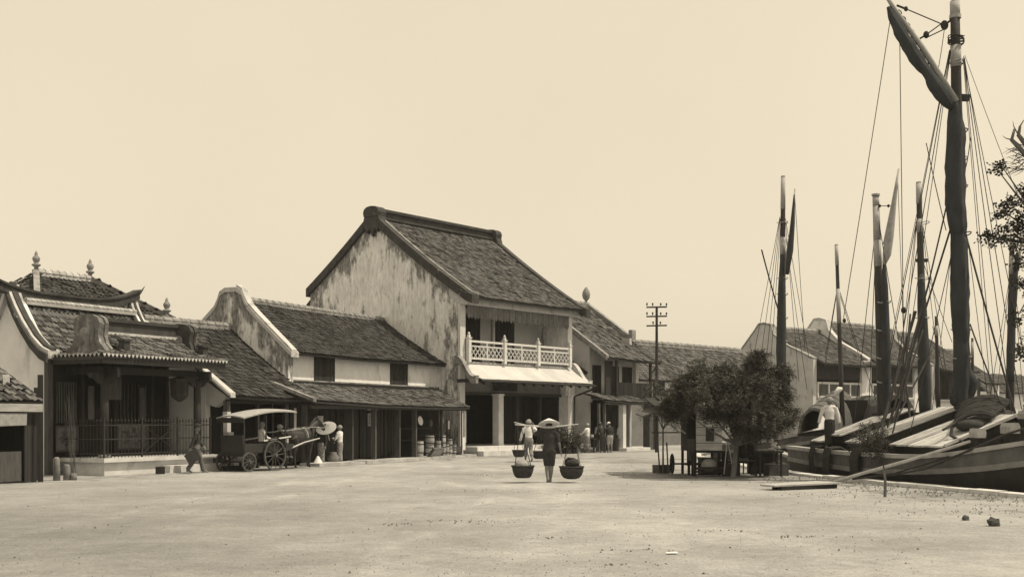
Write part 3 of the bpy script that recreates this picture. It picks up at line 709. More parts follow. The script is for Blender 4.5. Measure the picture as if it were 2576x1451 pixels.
horse_ear(P, .24, .60, .98, z0+.02, 1.0, 1.17, 'scroll'); horse_ear(P, 3.96, 4.28, .98, z0+.04, .98, 1.13, 'mould')
for (x, y) in ((.78, .02), (4.12, .1)): obj('roof_foot', MB().box(x-.11, x+.11, y-.11, y+.11, z0+.2, z0+.46).box(x-.15, x+.15, y-.15, y+.15, z0+.462, z0+.52), 'mould', P)
# row of pale eave tile faces
n = 34
for i in range(n):
    x = u0+.06+i*(u1-u0-.12)/(n-1)
    obj('eave_tile_face', MB().prism([(x-.055, z0+.06), (x+.055, z0+.06), (x+.03, z0+.0), (x, z0-.03), (x-.03, z0+.0)], 'y', ev-.04, ev-.015), 'trim', P)
for i in range(13):
    y = ev+.1+i*.165
    obj('eave_tile_face', MB().prism([(y-.055, z0+.06), (y+.055, z0+.06), (y, z0-.03)], 'x', u0-.04, u0-.015), 'trim', P)
obj('eave_fascia', bx(u0+.04, u1-.04, ev+.03, ev+.08, z0-.22, z0-.06), 'wood', P); obj('eave_fascia', bx(u0+.04, u0+.09, ev+.082, 1.75, z0-.22, z0-.06), 'wood', P)
obj('ceiling', bx(u0+.1, u1-.1, ev+.1, 1.7, z0-.12, z0-.09), 'wood', P)
obj('tie_beam', bx(.1, 4.3, .22, .38, 2.92, 3.12), 'wood', P); obj('tie_beam', bx(.22, .36, .382, 1.78, 2.92, 3.12), 'wood', P)
for x in (.3, 4.08):
    col = MB().lathe([(.12, .6), (.115, 1.8), (.105, 2.9)], (x, .3, 0), 14)
    w = obj('column', col, 'wood', P, smooth=True); obj('column_base', MB().lathe([(.17, .5), (.19, .56), (.15, .62)], (x, .3, 0), 14), 'stone', w)
    for s in (-1, 1):
        obj('bracket', MB().prism([(x+s*.10, 2.60), (x+s*.10, 2.92), (x+s*.62, 2.92), (x+s*.55, 2.80), (x+s*.36, 2.76), (x+s*.28, 2.66)], 'y', .25, .35), 'wood', w)
    obj('bracket', bx(x-.05, x+.05, -.25, .18, 2.82, 3.1), 'wood', w)
# hall front behind the porch
obj('hall_front_wall', bx(-.2, 4.3, 1.86, 1.98, .48, 3.3), 'interior', P)
for x0, x1, z0_, z1_ in ((2.2, 3.4, .72, 1.42), (-.08, .62, .72, 1.36)):
    w = obj('relief_panel', bx(x0, x1, 1.79, 1.855, z0_, z1_), 'relief', P)
    rr = random.Random(int(x0*10))
    carve = MB()
    for i in range(16): carve.ell((rr.uniform(x0+.15, x1-.15), 1.79, rr.uniform(z0_+.12, z1_-.12)), (rr.uniform(.04, .11), .02, rr.uniform(.03, .08)), 8, 5)
    obj('carving', carve, 'wood_mid', w, smooth=True)
    obj('panel_frame', MB().box(x0-.06, x1+.06, 1.77, 1.80, z1_, z1_+.06).box(x0-.06, x1+.06, 1.77, 1.80, z0_-.06, z0_).box(x0-.06, x0, 1.77, 1.80, z0_, z1_).box(x1, x1+.06, 1.77, 1.80, z0_, z1_), 'wood_mid', w)
for x in (.75, 2.02, 3.55, 4.2): obj('hall_post', bx(x, x+.12, 1.72, 1.85, .5, 3.3), 'wood', P)
for x0, x1 in ((2.2, 3.4), (-.08, .62)):
    for i in range(9): obj('window_bar', bx(lerp(x0, x1, i/8)-.015, lerp(x0, x1, i/8)+.015, 1.80, 1.83, 1.5, 2.7), 'wood_mid', P)
obj('hanging_banner', bx(1.1, 1.9, 1.3, 1.33, 2.2, 2.85), 'wood_mid', P)
for x in (.95, 3.0): obj('couplet_board', bx(x, x+.22, 1.66, 1.69, 1.6, 2.6), 'wood_mid', P)
# iron railing round the plinth
rail = thing('iron_railing', 'spiked wrought iron railing standing on the pale temple plinth', 'railing', (-11.56, 33.8, .5), rotz_of(TA))
bm_ = MB().tube([(0, 0, 0), (0, 0, 1.02)], .011, 5); bm_.lathe([(.011, 1.02), (.03, 1.05), (.004, 1.14)], (0, 0, 0), 5)
bar_me = bm_.mesh('bar'); bar_me.materials.append(M['iron'])
for i in range(34): piece('bar', bar_me, rail, Matrix.Translation((.12+i*.131, .12, 0)))
for i in range(11): piece('bar', bar_me, rail, Matrix.Translation((.12, .27+i*.135, 0)))
for x in (.1, 1.55, 3.02, 4.46): obj('rail_post', bx(x-.025, x+.025, .085, .135, 0, 1.18), 'iron', rail)
for z in (.10, .52, .92):
    obj('rail', bx(.12, 4.46, .10, .125, z, z+.035), 'iron', rail); obj('rail', bx(.105, .13, .126, 1.72, z, z+.035), 'iron', rail)
for a, b in (((1.6, .94), (2.25, .54)), ((2.95, .94), (2.3, .54)), ((1.6, .12), (2.25, .52)), ((2.95, .12), (2.3, .52))):
    obj('gate_brace', MB().bar((a[0], .095, a[1]), (b[0], .095, b[1]), .012, .025, (0, 1, 0)), 'iron', rail)
# lantern
lan = thing('hanging_lantern', 'big dark box lantern hanging in the right bay of the temple porch', 'lantern', (0, 0, 0))
lan.location = P.matrix_basis @ V((0, 0, 0)) if False else V((-11.56, 33.8, 0))+V((.469*3.3-.883*.3, .883*3.3+.469*.3, 2.15)); lan.rotation_euler = (0, 0, rotz_of(TA)+.5)
obj('lantern_body', MB().lathe([(.06, 0), (.10, .03), (.22, .12), (.27, .2), (.30, .62), (.31, .66)], (0, 0, 0), 6), 'wood', lan)
obj('lantern_cap', MB().lathe([(.34, .66), (.33, .70), (.1, .76), (.03, .80)], (0, 0, 0), 6), 'wood', lan)
for i in range(6):
    t = i*math.pi/3+math.pi/6; obj('lantern_pane', MB().bar((.235*math.cos(t), .235*math.sin(t), .24), (.265*math.cos(t), .265*math.sin(t), .6), .2, .012, (math.cos(t), math.sin(t), 0)), 'wood', lan)
obj('hook', MB().tube([(0, 0, .79), (0, 0, .98)], .012, 6), 'iron', lan)

# hall
Hl = thing('temple_hall', 'temple hall with smooth pale gable and sweeping swallowtail roof ridge', 'temple', (-11.56, 33.8, 0), rotz_of(TA))
h0 = 1.9
gpts = [(h0, 0), (h0, 3.45), (2.5, 4.2), (3.0, 4.95), (3.35, 5.3), (3.7, 4.95), (4.6, 4.1), (5.6, 3.4), (5.6, 0)]
grime_mesh('gable_wall', gpts, -.42, 'plaster', Hl, 0, 20, .3)
obj('far_gable_wall', MB().prism(gpts, 'x', 4.2, 4.45), 'plaster', Hl)
obj('wall_slit', bx(-.435, -.4205, 4.3, 4.36, 2.4, 3.55), 'wood', Hl)
obj('corner_post', bx(-.46, -.28, 1.74, 1.898, 0, 3.3), 'wood_mid', Hl)
tile_roof(Hl, (-.3, 1.75, 3.5), (4.4, 1.75, 3.5), (-.1, 3.35, 5.2), (4.3, 3.35, 5.2), 'tile', .165, .2, sag=.13, seed=12)
obj('back_roof_slope', MB().hexa([(-.3, 3.35, 5.0), (4.4, 3.35, 5.0), (4.4, 5.8, 3.2), (-.3, 5.8, 3.2), (-.3, 3.35, 5.12), (4.4, 3.35, 5.12), (4.4, 5.8, 3.35), (-.3, 5.8, 3.35)]), 'tile_dark', Hl)
vg = [(1.6, 3.50), (1.9, 3.62), (2.3, 3.95), (2.7, 4.42), (3.0, 4.85), (3.2, 5.2), (3.3, 5.5)]
for x0, x1 in ((-.58, -.16), (4.18, 4.5)):
    verge(Hl, vg, x0, x1, .16, .08, 'trim'); verge(Hl, [(y, z-.06) for y, z in vg], x0-.07, x0-.001, .22, .03, 'mould'); verge(Hl, [(y, z+.09) for y, z in vg], x0+.1, x1-.12, .03, .06, 'mould')
    verge(Hl, [(y*-1+6.7, z) for y, z in reversed(vg)], x0, x1, .16, .08, 'trim')
# swallowtail ridge
rt, rbm = [], []
nn_ = 26
for i in range(nn_+1):
    t = i/nn_; x = lerp(-1.5, 4.55, t); s = abs(t*2-1); c = .58*max(0, s-.15)**2.6*1.25
    rt.append((x, 5.36+c*.95)); rbm.append((x, 5.18+c*.86-.02))
w = obj('swallowtail_ridge', MB().prism(rt+list(reversed(rbm)), 'y', 3.22, 3.48), 'mould', Hl)
obj('ridge_moulding', MB().prism([(x, z+.07) for x, z in rt]+[(x, z+.002) for x, z in reversed(rt)], 'y', 3.17, 3.53), 'mould', w)
obj('ridge_base', bx(-.15, 4.2, 3.24, 3.46, 5.0, 5.18), 'stone', w)
for sx, x, z in ((1, 4.55, rt[-1][1]), (-1, -1.5, rt[0][1])):
    for dz, ln in ((.10, .34), (.0, .26), (-.10, .2)):
        obj('ridge_tail', MB().tube([(x-.05*sx, 3.35, z-.08), (x+ln*.5*sx, 3.35, z-.03+dz*.4), (x+ln*sx, 3.35, z+.12+dz)], [.05, .035, .008], 6), 'mould', w)
ridge_row(Hl, (-.1, 3.12, 5.08), (4.25, 3.12, 5.08), 24, .08, 'stone', 'ridge_foot_tiles')

# hip roofed hall behind with finials
Q = thing('hip_roofed_hall', 'mossy hip roofed hall with three finials rising behind the temple', 'hall', (-15.7, 39.6, 0.25), rotz_of(30))
obj('wall', bx(.3, 5.2, .3, 5.2, -.25, 5.0), 'plaster', Q)
e = [(-.3, -.3), (5.7, -.3), (5.7, 5.8), (-.3, 5.8)]; r0, r1 = (2.05, 2.75, 6.55), (4.45, 2.75, 6.55)
tile_roof(Q, (*e[0], 5.0), (*e[1], 5.0), r0, r1, 'tile_dark', .2, .25, sag=.05, seed=14)
tile_roof(Q, (*e[3], 5.0), (*e[0], 5.0), (2.05, 2.85, 6.55), (2.05, 2.65, 6.55), 'tile_dark', .2, .25, sag=.05, seed=15, name='left_roof', single=120)
tile_roof(Q, (*e[1], 5.0), (*e[2], 5.0), (4.45, 2.65, 6.55), (4.45, 2.85, 6.55), 'tile_dark', .2, .25, sag=.05, seed=16, name='right_roof', single=120)
ridge_row(Q, r0, r1, 8, .15, 'stone')
for a, b in ((e[0], r0), (e[1], r1)): obj('hip_ridge', MB().bar((*a, 5.08), (b[0], b[1], b[2]+.08), .2, .22), 'ridge', Q)
fin = [(.13, 0), (.14, .05), (.07, .09), (.07, .16), (.15, .22), (.15, .26), (.07, .30), (.10, .36), (.13, .44), (.11, .52), (.05, .58), (.06, .62), (.015, .74)]
for p in (r0, r1, (5.5, -.15, 5.05)): obj('finial', MB().lathe([(r_*1.05, z_) for r_, z_ in fin], (p[0], p[1], p[2]+.1), 12), 'ridge', Q, smooth=True)

# ------------------------------------------------------------------ stall at the far left edge
S = thing('wayside_stall', 'dark board stall with rough tiled roof at the left edge of the street', 'stall', (-13.2, 29.2, 0), rotz_of(32))
tile_roof(S, (-1.4, -.3, 2.06), (1.76, -.3, 2.06), (-1.4, 1.3, 3.1), (1.3, 1.3, 3.1), 'tile', .19, .22, sag=0, seed=21)
obj('ridge', MB().bar((.5, .75, 2.95), (1.05, .35, 2.62), .22, .1), 'ridge', S)
obj('ridge_block', MB().box(1.1, 1.3, .4, .6, 2.45, 2.75).join(bx(1.36, 1.46, .55, .65, 2.4, 2.72)), 'stone', S)
obj('fascia_board', bx(-1.4, 1.72, -.36, -.31, 1.80, 2.0), 'wood_grey', S)
obj('back_wall', bx(-1.4, 1.6, 1.2, 1.3, 0, 2.9), 'interior', S); obj('side_wall', bx(1.5, 1.58, -.2, 1.2, 0, 2.0), 'board', S)
obj('counter', bx(-1.4, 1.2, -.15, -.05, .05, .78), 'interior', S)
for i in range(4): obj('counter_board', bx(-1.4+i*.66, -1.4+i*.66+.645, -.19+.012*(i % 2), -.152, .05, .80), 'wood_mid', S)
obj('sign_cloth', MB().add([(-1.4, -.33, 1.76), (1.28, -.33, 1.76), (1.28, -.31, 1.46), (-.2, -.27, 1.40), (-1.4, -.31, 1.42), (-1.4, -.30, 1.76), (1.28, -.30, 1.76), (1.28, -.28, 1.46), (-.2, -.24, 1.40), (-1.4, -.28, 1.42)], [(0, 1, 2, 3, 4), (9, 8, 7, 6, 5), (1, 6, 7, 2), (2, 7, 8, 3), (3, 8, 9, 4), (0, 5, 6, 1), (4, 9, 5, 0)]), 'cloth_g', S)
for i in range(4): obj('side_board', bx(1.3+i*.09, 1.385+i*.09, -.2, -.16+.01*(i % 2), 0, 1.8), 'board', S)
for x, h in ((1.72, 3.05),): solo('timber_post', bx(-.065, .065, -.065, .065, 0, 2.75), 'wood', 'tall dark square post at the corner of the left stall', 'post', (-13.2+.53*1.74+.16, 29.2+.85*1.70, 0), .3)
solo('timber_post', bx(-.045, .045, -.045, .045, 0, 2.45), 'wood', 'shorter dark post standing behind the left stall roof', 'post', (-12.62, 31.6, 0), .3)
solo('reed_bundle', (lambda q: [q.tube([(random.uniform(-.1, .1), random.uniform(-.1, .1), 0), (random.uniform(-.25, .05)-.12, random.uniform(-.1, .2), random.uniform(1.5, 2.4))], [.006, .003], 4) for i in range(14)] and q)(MB()), 'wood_mid', 'thin reeds leaning against the temple wall beside the left stall', 'reeds', (-12.15, 33.2, 0))
for i, (x, y, h) in enumerate(((-11.95, 31.3, .62), (-11.78, 31.55, .42), (-11.62, 31.6, .18))):
    solo('stone_post', MB().lathe([(.09, 0), (.085, h*.5), (.08, h*.9), (.05, h)], (0, 0, 0), 10), 'stone_dark', ['tallest of three worn stone stumps by the left stall', 'middle worn stone stump by the left stall', 'lowest worn stone stump by the temple plinth'][i], 'stone stump', (x, y, 0), .4, 'stone stumps by the left stall', True)

# ------------------------------------------------------------------ D: narrow house right of the big gable
D = thing('narrow_shophouse', 'narrow shophouse with steep roof and dark boarded balcony beside the big gabled house', 'house', (-2.4, 53, 0), rotz_of(AC))
dz = lambda v: lerp(4.72, 8.0, (v+1.3)/4.76)
obj('gable_wall', MB().prism([(0.0, 2.5), (0.0, 5.55), (3.4, 7.9), (8.0, 4.9), (8, 2.5)], 'x', 10.35, 10.62), 'oldwall', D)
obj('side_wall', bx(10.36, 10.6, .1, 8, 0, 2.5), 'oldwall', D)
obj('gap_wall', bx(8.95, 10.34, .9, 1.1, 0, 4.2), 'plaster', D)
tile_roof(D, (8.9, .1, 4.0), (10.4, .1, 4.0), (8.9, 1.6, 4.95), (10.34, 1.6, 4.95), 'tile_dark', .2, .25, seed=30, name='gap_roof')
tile_roof(D, (10.2, -1.3, 4.72), (15.35, -1.3, 4.66), (10.3, 3.46, 8.0), (15.25, 3.46, 8.0), 'tile', .2, .26, sag=.1, seed=31)
obj('back_roof_slope', MB().hexa([(10.2, 3.46, 7.8), (15.3, 3.46, 7.8), (15.3, 8.3, 4.6), (10.2, 8.3, 4.6), (10.2, 3.46, 7.95), (15.3, 3.46, 7.95), (15.3, 8.3, 4.72), (10.2, 8.3, 4.72)]), 'tile_dark', D)
ridge_row(D, (10.2, 3.46, 8.0), (15.3, 3.46, 8.0), 12, .13)
obj('finial', MB().lathe([(.12, 0), (.06, .1), (.06, .25), (.2, .42), (.24, .62), (.2, .8), (.08, .98), (.02, 1.05)], (15.1, 3.46, 8.0), 10), 'ridge', D, smooth=True)
verge(D, [(v, dz(v)+.02) for v in (0.6, 1.5, 2.5, 3.4)], 15.1, 15.4, .2, .14, 'ridge')
verge(D, [(v, dz(v)-.02) for v in (-1.2, 0, 1.2, 2.4, 3.4)], 10.12, 10.34, .15, .1, 'ridge')
obj('verge_block', bx(15.05, 15.45, .4, .62, 6.0, 6.5), 'ridge', D)
obj('front_wall', bx(10.62, 14.7, .0, .2, 2.8, 5.4), 'cream', D); obj('far_wall', bx(14.5, 14.7, .2, 8, 0, 6.0), 'oldwall', D)
obj('pier', bx(14.55, 14.82, -.16, -.003, 2.8, 5.0), 'paint', D)
for x0, x1 in ((10.66, 11.3), (11.9, 13.0), (13.5, 14.3)): shutter_pair(D, 'upper_door', x0, x1, 2.85, 4.35, 0)
obj('balcony_floor', bx(10.5, 14.8, -1.1, 0, 2.66, 2.78), 'wood', D)
n = 15
pan = obj('balcony_panel', bx(11.2, 14.5, -1.05, -1.02, 2.78, 3.52), 'wood', D)
for i in range(n): obj('board', bx(11.2+i*.22+.005, 11.2+(i+1)*.22-.005, -1.085-.008*(i % 2), -1.053, 2.78, 3.52), 'board', pan)
obj('board_screen', bx(10.5, 11.15, -.9, -.82, 2.78, 4.6), 'wood', D)
for x in (11.12, 14.45): obj('balcony_post', bx(x, x+.12, -1.16, -1.04, 2.7, 4.75), 'wood', D)
obj('post_brace', MB().bar((14.55, -1.1, 4.0), (15.2, -1.1, 4.5), .06, .06), 'wood', D)
tile_roof(D, (9.2, -1.75, 2.55), (14.0, -1.75, 2.48), (9.4, -.3, 2.95), (11.3, -.95, 2.86), 'tile', .2, .25, seed=33, name='lean_to_roof', thick=.06)
obj('lean_to_beam', bx(9.2, 14.0, -1.7, -1.6, 2.36, 2.46), 'wood', D)
obj('street_column', bx(11.2, 11.48, -1.5, -1.22, .1, 2.36), 'paint', D)
for x in (9.0, 9.5, 14.6): obj('street_post', bx(x, x+.12, -1.5, -1.38, 0, 2.4), 'wood_mid', D)
obj('right_shop_wall', bx(14.1, 15.0, -1.3, -.9, 0, 2.6), 'wood_mid', D)
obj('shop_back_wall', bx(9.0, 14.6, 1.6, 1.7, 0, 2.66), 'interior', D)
obj('doorstep', bx(10.9, 13.2, -1.9, -1.0, 0, .16), 'stone_pale', D)
board_front(D, 12.4, 14.0, .1, 2.36, .3, 7, name='shop_partition')

# ------------------------------------------------------------------ E: long low house across the end of the street
E = thing('long_low_house', 'long low tiled house with white wall closing the far end of the street', 'house', (7.3, 72, 0), rotz_of(45))
tile_roof(E, (-1, -.5, 4.0), (16.2, -.5, 4.0), (-1, 3.2, 6.55), (16.0, 3.2, 6.45), 'tile', .22, .28, sag=.08, single=300, seed=40)
obj('back_roof_slope', MB().hexa([(-1, 3.2, 6.3), (16.0, 3.2, 6.3), (16.0, 7, 3.8), (-1, 7, 3.8), (-1, 3.2, 6.45), (16.0, 3.2, 6.4), (16.0, 7, 3.9), (-1, 7, 3.9)]), 'tile_far', E)
ridge_row(E, (-1, 3.2, 6.58), (16.0, 3.2, 6.48), 24, .16)
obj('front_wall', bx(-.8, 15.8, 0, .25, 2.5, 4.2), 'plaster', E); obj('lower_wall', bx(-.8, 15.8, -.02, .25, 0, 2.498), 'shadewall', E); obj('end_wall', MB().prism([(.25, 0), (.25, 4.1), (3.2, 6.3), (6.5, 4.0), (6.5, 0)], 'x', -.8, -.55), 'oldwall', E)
shutter_pair(E, 'window', 2.0, 3.0, 2.9, 3.9, 0); shutter_pair(E, 'window', 6.0, 7.0, 2.9, 3.9, 0); shutter_pair(E, 'window', 9.6, 10.6, 2.9, 3.9, 0)
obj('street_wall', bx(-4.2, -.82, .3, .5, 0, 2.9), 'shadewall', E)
# ------------------------------------------------------------------ row across the canal
ux, uy = math.sin(R(52)), math.cos(R(52))
def canal_house(u, L, ze, zr, v_r, depth, label, front, rounded=True, seed=50, gable='oldwall'):
    h = thing('canal_house', label, 'house', (21.65+ux*u, 85+uy*u, 0), rotz_of(52), 'houses along the far side of the canal')
    bz = lambda v: lerp(zr, ze-.6, (v-v_r)/(depth-v_r))
    prof = [(0, 0), (0, ze-.05)]+[(v_r*.25, lerp(ze, zr, .25)-.12), (v_r*.55, lerp(ze, zr, .5)-.14), (v_r*.8, lerp(ze, zr, .8)), (v_r*.86, zr+.25), (v_r, zr+.42), (v_r*1.12, zr+.38), (v_r*1.2, zr-.05)]+[(depth, ze-.7), (depth, 0)]
    obj('gable_wall', MB().prism(prof, 'x', -.3, .1), gable, h)
    obj('gable_coping', MB().prism([(y, z+.07) for y, z in prof[1:-1]]+[(y, z-.06) for y, z in reversed(prof[1:-1])], 'x', -.36, .16), 'ridge' if gable == 'oldwall' else 'trim', h)
    tile_roof(h, (.1, -.8, ze-.45), (L, -.8, ze-.45), (.1, v_r, zr), (L, v_r, zr), 'tile_far', .24, .3, sag=.1, single=120, seed=seed)
    obj('back_roof_slope', MB().hexa([(.1, v_r, zr-.2), (L, v_r, zr-.2), (L, depth, ze-1), (.1, depth, ze-1), (.1, v_r, zr-.05), (L, v_r, zr-.05), (L, depth, ze-.85), (.1, depth, ze-.85)]), 'tile_far', h)
    ridge_row(h, (.1, v_r, zr+.02), (L, v_r, zr+.02), 10, .17)
    obj('upper_back_wall', bx(.1, L, 1.6, 1.8, 3, ze+.4), 'interior', h); obj('ground_front', bx(.1, L, .05, .25, 0, 3.05), 'plaster', h)
    obj('rear_wall', bx(.1, L, depth-.3, depth-.1, 0, ze-1), 'plaster', h)
    obj('front_pier', bx(L-1.1, L, -.1, .15, 0, ze-.05), 'plaster', h)
    obj('balcony_floor', bx(.1, L-1.1, -.1, 1.6, 3.05, 3.2), 'grey', h)
    if front:
        r_ = obj('balcony_rail', bx(.15, L-1.12, -.06, .0, 4.15, 4.3).join(bx(.15, L-1.12, -.06, .0, 3.2, 3.3)), 'paint', h)
        k = 4
        for i in range(k+1): x = lerp(.2, L-1.2, i/k); obj('rail_post', bx(x-.07, x+.07, -.07, .01, 3.302, 4.148), 'paint', r_)
        for i in range(k): a, b = lerp(.2, L-1.2, i/k)+.1, lerp(.2, L-1.2, (i+1)/k)-.1; obj('rail_panel', bx(a, b, -.045, -.015, 3.32, 4.14), 'wood_mid', r_)
        obj('bamboo_screen', bx(.2, L-1.1, .1, .14, 4.5, ze-.1), 'board', h)
    return h
c1 = canal_house(0, 6.4, 6.0, 8.3, 4.45, 8.2, 'streaky gabled canal house with white balcony rail behind the moored boats', True, seed=51)
w = obj('side_window', bx(-.34, -.302, 2.05, 3.05, 3.5, 4.9), 'wood', c1)
for i in range(2): obj('shutter', bx(-.37, -.342, 2.1+i*.47, 2.52+i*.47, 3.55, 4.85), 'board', w)
obj('window_hood', MB().hexa([(-.8, 1.9, 4.95), (-.31, 1.9, 5.2), (-.31, 3.2, 5.2), (-.8, 3.2, 4.95), (-.8, 1.9, 5.0), (-.31, 1.9, 5.27), (-.31, 3.2, 5.27), (-.8, 3.2, 5.0)]), 'tile_far', c1)
canal_house(6.5, 6.6, 6.1, 9.0, 4.45, 8.6, 'higher canal house with smooth white rounded gable in the middle of the far row', True, seed=52, gable='plaster')
canal_house(14.8, 5.4, 5.9, 8.6, 4.2, 8.2, 'canal house with short dark topped gable behind the leaning spars', False, seed=53, gable='oldwall')
canal_house(20.9, 3.3, 5.0, 7.4, 4.0, 8, 'lowest canal house furthest along the row behind the main mast', False, seed=54, gable='plaster')
# trees and roofs beyond
Z = thing('distant_house', 'distant tiled roof just above the foliage at the right', 'house', (47, 118, 0), rotz_of(60))
obj('wall', bx(0, 9, 0, 6, 0, 4.4), 'plaster', Z); tile_roof(Z, (-.4, -.5, 4.3), (9.4, -.5, 4.3), (0, 3, 6.3), (9, 3, 6.3), 'tile_far', .3, .4, single=0, seed=60)
obj('back_roof_slope', MB().hexa([(0, 3, 6.1), (9, 3, 6.1), (9, 6.4, 4.2), (0, 6.4, 4.2), (0, 3, 6.25), (9, 3, 6.25), (9, 6.4, 4.35), (0, 6.4, 4.35)]), 'tile_far', Z)
# ------------------------------------------------------------------ boats
def AT(x, y, Y): return V(((x-1288)/3000*Y, Y, 1.6-(y-1055)/3000*Y))   # surveyed point at distance Y
def interp(tab, s):
    for (a, p), (b, q) in zip(tab, tab[1:]):
        if s <= b: return lerp(p, q, (s-a)/(b-a))
    return tab[-1][1]
def loft_hull(parent, L, wt, st, bt, n=28, paint='hull', under='tar', water=-1.25):
    """topsides, band, underbody and rail cap from half-width, sheer and band tables"""
    for nm, rows, m in (('topside', lambda s: [(1, interp(st, s)), (.99, interp(bt, s)+.06)], paint),
                        ('hull_band', lambda s: [(.995, interp(bt, s)+.06), (1.004, interp(bt, s)+.05), (1.0, interp(bt, s)-.07), (.98, interp(bt, s)-.075)], 'band'),
                        ('underbody', lambda s: [(.985, interp(bt, s)-.07), (.93, interp(bt, s)-.6), (.80, water), (.5, water-.4), (.05, water-.6)], under)):
        for side in (-1, 1):
            vs, fs = [], []; k = None
            for i in range(n+1):
                s = L*i/n; r = rows(s); k = len(r)
                for f, z in r: vs.append((s, side*interp(wt, s)*f, z))
            for i in range(n):
                for j in range(k-1): a = i*k+j; fs.append((a, a+1, a+k+1, a+k))
            obj(nm, MB().add(vs, fs), m, parent)
    q = MB(); vs, fs = [], []
    for side in (-1, 1):
        b = len(vs)
        for i in range(n+1):
            s = L*i/n; w_, z = interp(wt, s), interp(st, s)
            vs += [(s, side*(w_+.05), z-.05), (s, side*(w_+.05), z+.05), (s, side*max(0, w_-.22), z+.05), (s, side*max(0, w_-.22), z-.05)]
        for i in range(n):
            for j in range(4): a = b+i*4; fs.append((a+j, a+(j+1) % 4, a+4+(j+1) % 4, a+4+j))
    obj('gunwale', MB().add(vs, fs), 'gunwale', parent)
    w0 = interp(wt, 0); vs = [(0, -w0, st[0][1]), (0, w0, st[0][1]), (0, w0*.8, water), (0, w0*.4, water-.5), (0, -w0*.4, water-.5), (0, -w0*.8, water)]
    w0 = w0; obj('transom', MB().prism([(y, z) for _, y, z in vs], 'x', -.06, .0), paint, parent)
    vs, fs = [], []
    for i in range(n+1): s = L*i/n; vs += [(s, -interp(wt, s)*.97, interp(st, s)-.32), (s, interp(wt, s)*.97, interp(st, s)-.32)]
    for i in range(n): fs.append((2*i, 2*i+1, 2*i+3, 2*i+2))
    obj('deck', MB().add(vs, fs), 'wood', parent)
def mast(parent, base, top, r0, r1, bands=(), m='mast', name='mast'):
    base, top = V(base), V(top); w = obj(name, MB().tube([lerp(base, top, t) for t in (0, .25, .5, .75, .9, 1)], [lerp(r0, r1, t) for t in (0, .2, .45, .72, .9, 1)], 12), m, parent, smooth=True)
    for a, b in bands: obj('painted_band', MB().tube([lerp(base, top, a), lerp(base, top, b)], [lerp(r0, r1, a)*1.06+.004, lerp(r0, r1, b)*1.06+.004], 12), 'mast_white', w, smooth=True)
    return w
def lashing(parent, p, r, n=3, m='rope'):
    p = V(p); q = MB()
    for i in range(n): q.tube([p+V((r*math.cos(t), r*math.sin(t), .045*i+.03*math.sin(t*2+i))) for t in [j*math.pi/6 for j in range(13)]], .016, 5, False)
    return obj('lashing', q, m, parent)
def rope(parent, pts, r=.014, sag=0., m='rope', name='rigging_rope', n=10):
    pts = [V(p) for p in pts]; out = []
    for a, b in zip(pts, pts[1:]):
        for i in range(n): t = i/n; out.append(lerp(a, b, t)-V((0, 0, sag*4*t*(1-t))))
    out.append(pts[-1]); return obj(name, MB().tube(out, r, 5), m, parent)
def block(parent, p, r=.09):
    return obj('pulley_block', MB().ell(p, (r*.6, r*.8, r), 10, 7), 'wood', parent, smooth=True)

BA = V((.116, -.993, 0)); BO = V((10.9, 38, 0)); BPHI = math.atan2(-.993, .116)
boat = thing('cargo_prau', 'large cargo boat with sloping plank roof and tall dark mast moored along the quay', 'boat', BO, BPHI)
binv = (Matrix.Translation(BO) @ Matrix.Rotation(BPHI, 4, 'Z')).inverted()
BL = lambda p: binv @ V(p)            # place -> boat coordinates
def bat(x, y, Y): return BL(AT(x, y, Y))
wt = [(0, 2.2), (3, 2.42), (6, 2.45), (8, 2.33), (9.3, 2.16), (10.5, 1.93), (12.5, 1.38), (15, .8), (18, .06)]
st = [(0, .73), (4, .69), (8, .69), (9.3, .72), (10.5, .82), (11.3, .94), (12.6, 1.12), (15, 1.5), (18, 2.1)]
bt = [(0, .37), (3, .31), (6, .27), (8, .30), (9.3, .36), (10.5, .44), (11.3, .52), (12.6, .69), (15, 1.02), (18, 1.55)]
loft_hull(boat, 18, wt, st, bt, 40)
